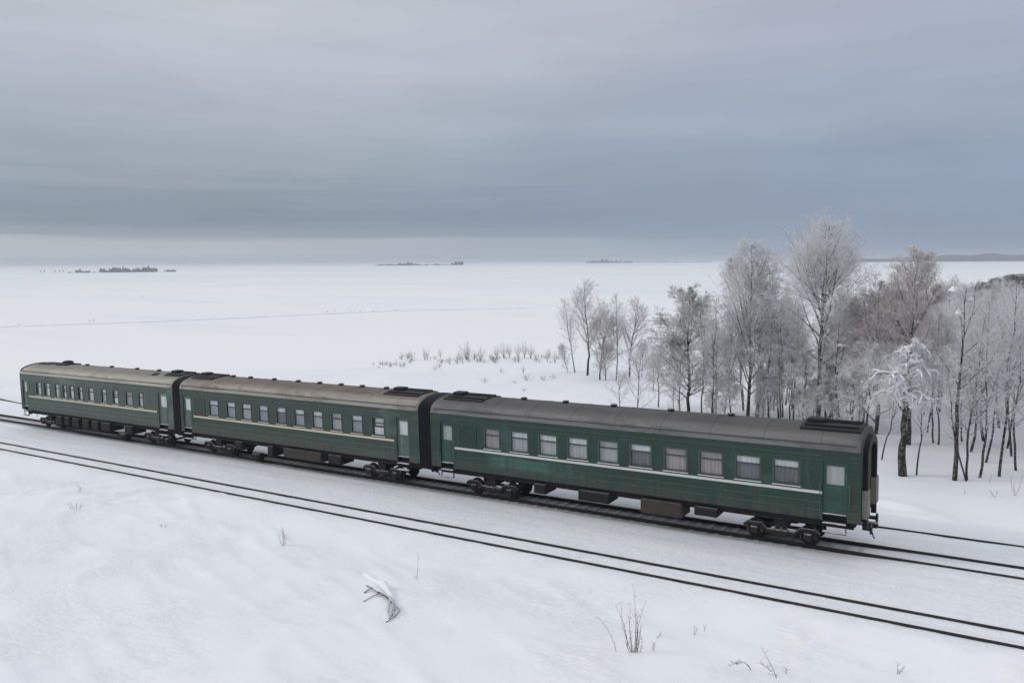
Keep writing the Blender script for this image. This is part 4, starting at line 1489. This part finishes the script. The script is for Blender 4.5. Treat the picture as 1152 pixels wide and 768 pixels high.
br = tag(empty('fallen_branch', tuple(pB)), 'fallen dark branch lying in open snow with a bar of snow along it', 'branch')
m = MB()
m.tube([bpt(424, 666, .03), bpt(432, 670, .10), bpt(440, 675, .14), bpt(446, 679, .10)], [.03, .05, .06, .05], 7)
for pts in ([(440, 675), (433, 671), (426, 669.5), (420, 671), (413, 675)], [(426, 669.5), (418, 664), (409, 659)], [(417, 664), (410, 666.5)], [(441, 676), (443, 684), (447, 690)], [(444, 677), (449, 683), (446, 690)], [(447, 679), (455, 685), (450, 690), (444, 694)], [(446, 681), (450, 689)]):
    m.tube([bpt(u, v, .12*(1-i/max(1, len(pts)-1))+.02) for i, (u, v) in enumerate(pts)], [.034-.005*i for i in range(len(pts))], 6)
m.build('wood', M['bark_fallen'], br)
m = MB()
m.tube([bpt(399, 645.5, .0), bpt(403, 648, .05), bpt(410, 652, .06), bpt(417, 656, .05), bpt(424, 660.5, .08), bpt(429, 663, .12), bpt(434, 666.5, .10), bpt(440, 671.5, .08), bpt(446, 676, .05)], [.03, .08, .10, .10, .13, .18, .15, .11, .04], 10)
m.build('snow_load', M['wsnow'], br, True)

# ------------------------------------------------------------------ far islands and shore
def far_wood(name, u0, u1, dist, hpx, label, seed, profile, dens, kind_mat='wood_far'):
    """a low snow-rimmed island with its strip of wood at a given distance"""
    rr = random.Random(seed)
    m = MB()
    az = lambda u: math.atan2(*(ray(u, 292)[[0, 1]]))
    s = dist/F_PX
    n = int((u1-u0)*dens)
    for i in range(n):
        t = rr.random()
        u = u0+(u1-u0)*t
        h = profile(t)*hpx*s*rr.uniform(.35, 1.15)*(.78+.14*math.sin(t*23+seed)+.12*math.sin(t*61+2.3*seed)+.10*math.sin(t*141+seed))
        if h < .3*s:
            continue
        a = az(u)
        dd = dist+rr.uniform(-.03, .03)*dist
        x, y = CAM[0]+dd*math.sin(a), CAM[1]+dd*math.cos(a)
        w = h*rr.uniform(.22, .42)
        i0 = len(m.v)
        nn = 6
        lv = ((.0, .35), (.18, 1.0), (.55, .75), (.85, .35), (1.0, .03))
        for (fz, fr) in lv:
            for k in range(nn):
                th = 2*PI*k/nn+rr.random()*.3
                q = w*fr*rr.uniform(.75, 1.2)
                m.v.append((x+q*math.cos(th), y+q*math.sin(th), LAKE_Z-.2+h*fz))
        for r_ in range(len(lv)-1):
            for k in range(nn):
                a_, b_ = i0+r_*nn+k, i0+r_*nn+(k+1) % nn
                m.f.append((a_, b_, b_+nn, a_+nn))
    return tag(m.build(name, M[kind_mat]), kind='stuff')


def prof1(t):
    u = 75+t*122
    if u < 82:
        return .25
    if u < 100:
        return .75 if 83 < u < 90 else .45
    if u < 112:
        return .22
    if u < 176:
        return 1.0
    if u < 183:
        return .1
    return .55


far_wood('island_wood', 75, 197, 1650, 5.4, None, 3, prof1, 3.2)
for k, (u, vb) in enumerate(((46, 306.5), (50, 306.3), (62, 306.6), (67, 306.3), (71, 306.3))):
    p = on_ground(u, vb)
    plant('dark_wood', p, 3.4, 'lone_tree', 'tiny lone tree on the lake left of the wooded island', 'tree', 'lone trees by the wooded island', wide=1.5)
far_wood('island_wood', 420, 521, 3300, 4.6, None, 4, lambda t: .45 if t < .28 else (.8 if t < .46 else (.38 if t < .86 else 1.0)), 4.0, 'wood_hazy')
far_wood('island_wood', 659, 711, 4600, 4.2, None, 5, lambda t: .55+.45*math.sin(min(1, t*1.3)*PI), 5.0, 'wood_hazy')
far_wood('shore_wood', 712, 800, 5000, 1.8, None, 6, lambda t: .7, 3.0, 'wood_hazy')


def hill(name, u0, u1, dist, hpx, prof):
    m = MB()
    n = 90
    rows = []
    for i in range(n+1):
        t = i/n
        a = math.atan2(*(ray(u0+(u1-u0)*t, 292)[[0, 1]]))
        h = prof(t)*hpx*dist/F_PX
        row = []
        for q, f in ((0, 0), (.015, .35), (.04, .8), (.08, 1.0), (.14, .7), (.2, 0)):
            d = dist*(1+q)
            row.append((CAM[0]+d*math.sin(a), CAM[1]+d*math.cos(a), LAKE_Z-1+h*f+(1 if f else 0)))
        rows.append(row)
    for i in range(n):
        for j in range(5):
            m.quad(rows[i][j], rows[i+1][j], rows[i+1][j+1], rows[i][j+1])
    return tag(m.build(name, M['hill']), kind='structure')


hill('hills', 960, 1420, 4000, 8.5, lambda t: (.30+.30*math.sin(t*5.2+.4)**2+.45*sstep(.12, .35, t)*(1-.35*sstep(.6, 1, t)))*(.9+.1*math.sin(t*61)))
far_wood('shore_wood', 965, 1400, 3900, 2.8, None, 8, lambda t: .8, 1.4, 'wood_hazy')

# ------------------------------------------------------------------ haze
HZ = NT('haze_air')
pv = HZ.n('ShaderNodeVolumePrincipled')
pv.inputs['Color'].default_value = (.60, .635, .69, 1)
pv.inputs['Density'].default_value = 2.2e-4
pv.inputs['Anisotropy'].default_value = .2
HZ.t.links.new(pv.outputs[0], HZ.out.inputs['Volume'])
m = MB()
m.box(-R_FAR-300, R_FAR+300, -R_FAR-300, R_FAR+300, LAKE_Z-2.2, 34.0)
tag(m.build('haze', HZ.m), kind='stuff')

# ------------------------------------------------------------------ sky and light
W = bpy.data.worlds.new('World')
SC.world = W
W.use_nodes = True
W.node_tree.nodes.clear()
SUN_EL, SUN_AZ = math.radians(27), math.radians(-118)     # azimuth from +Y towards +X: behind the viewer's left
N = NT.__new__(NT)
N.t = W.node_tree
N.out = N.t.nodes.new('ShaderNodeOutputWorld')
sky = N.n('ShaderNodeTexSky', _sky_type='NISHITA', _sun_disc=False, _sun_elevation=SUN_EL, _sun_rotation=SUN_AZ)
D = N.coord('Generated')
dx = N.sep(D)
n1 = N.noise(N.mapping(D, (3.6, 3.6, 15.0)), 1.0, 6, .6)
n2 = N.noise(N.mapping(D, (2.1, 2.1, 6.5), (3.1, 1.7, .4)), 1.0, 5, .55)
n3 = N.noise(N.mapping(D, (2.2, 2.2, 70.0), (7.1, 2.7, .2)), 1.0, 4, .5)
zz = N.math('ADD', dx[2], N.math('MULTIPLY', N.math('SUBTRACT', n2, .5), N.rng(dx[2], .02, .16, .0, .15)))
zz = N.math('ADD', zz, N.math('MULTIPLY', N.math('SUBTRACT', n3, .5), N.rng(dx[2], .0, .05, .003, .040)))


def ramp(stops):
    nd = N.n('ShaderNodeValToRGB')
    nd.color_ramp.interpolation = 'EASE'
    el = nd.color_ramp.elements
    while len(el) > 1:
        el.remove(el[-1])
    for i, (p, c) in enumerate(stops):
        e = el[0] if i == 0 else el.new(p)
        e.position = p
        e.color = lin(*c)
    N.put(nd.inputs[0], N.math('MULTIPLY', zz, 2.5, True))
    return nd.outputs[0]


def stp(z):
    return z*2.5


left = ramp([(0, (160, 173, 184)), (stp(.010), (181, 189, 198)), (stp(.024), (178, 186, 195)), (stp(.032), (150, 161, 174)), (stp(.050), (135, 147, 163)), (stp(.072), (140, 152, 167)), (stp(.105), (158, 168, 181)), (stp(.178), (174, 182, 194)), (stp(.25), (191, 196, 206)), (stp(.31), (196, 200, 208)), (1.0, (205, 208, 214))])
right = ramp([(0, (146, 161, 182)), (stp(.03), (141, 157, 179)), (stp(.064), (142, 156, 178)), (stp(.115), (146, 160, 181)), (stp(.178), (160, 171, 189)), (stp(.25), (172, 180, 197)), (stp(.31), (178, 184, 200)), (1.0, (205, 208, 214))])
# azimuth: along the photograph's right-hand direction in the world
azf = N.math('ADD', N.math('MULTIPLY', dx[0], cy_), N.math('MULTIPLY', dx[1], -sy_))
azf = N.math('ADD', azf, N.math('MULTIPLY', N.math('SUBTRACT', n2, .5), .5))
cloud = N.mix(N.rng(azf, -.32, .48), left, right)
mod = N.math('ADD', N.math('MULTIPLY', N.math('SUBTRACT', n1, .5), .30), 1.0)
gain = N.math('MULTIPLY', mod, N.rng(dx[2], .30, .95, 10.0, 14.1))
cloud = N.n('ShaderNodeVectorMath', _operation='SCALE', i0=cloud, Scale=gain).outputs[0]
tot = N.mix(.05, cloud, sky.outputs[0])
bg = N.n('ShaderNodeBackground', Color=tot, Strength=.1)
N.t.links.new(bg.outputs[0], N.out.inputs[0])

sl_ = bpy.data.lights.new('sun', 'SUN')
sl_.energy = 1.0
sl_.angle = math.radians(18)
sl_.color = (1.0, .96, .90)
so = bpy.data.objects.new('sun', sl_)
COL.objects.link(so)
sd = Vector((math.sin(SUN_AZ)*math.cos(SUN_EL), math.cos(SUN_AZ)*math.cos(SUN_EL), math.sin(SUN_EL)))
so.rotation_euler = sd.to_track_quat('Z', 'Y').to_euler()

# ------------------------------------------------------------------ camera object and view
cd = bpy.data.cameras.new('camera')
cd.sensor_width = 36
cd.lens = F_PX/1152*36
cd.clip_start = .1
cd.clip_end = 60000
co_ = bpy.data.objects.new('camera', cd)
COL.objects.link(co_)
co_.matrix_world = Matrix(((RT[0], UP[0], -FW[0], CAM[0]), (RT[1], UP[1], -FW[1], CAM[1]), (RT[2], UP[2], -FW[2], CAM[2]), (0, 0, 0, 1)))
SC.camera = co_
SC.view_settings.view_transform = 'Standard'
SC.view_settings.look = 'None'
SC.view_settings.exposure = 0
SC.view_settings.gamma = 1
SC.cycles.max_bounces = 8
SC.cycles.diffuse_bounces = 6
SC.cycles.transparent_max_bounces = 12
SC.cycles.volume_bounces = 1
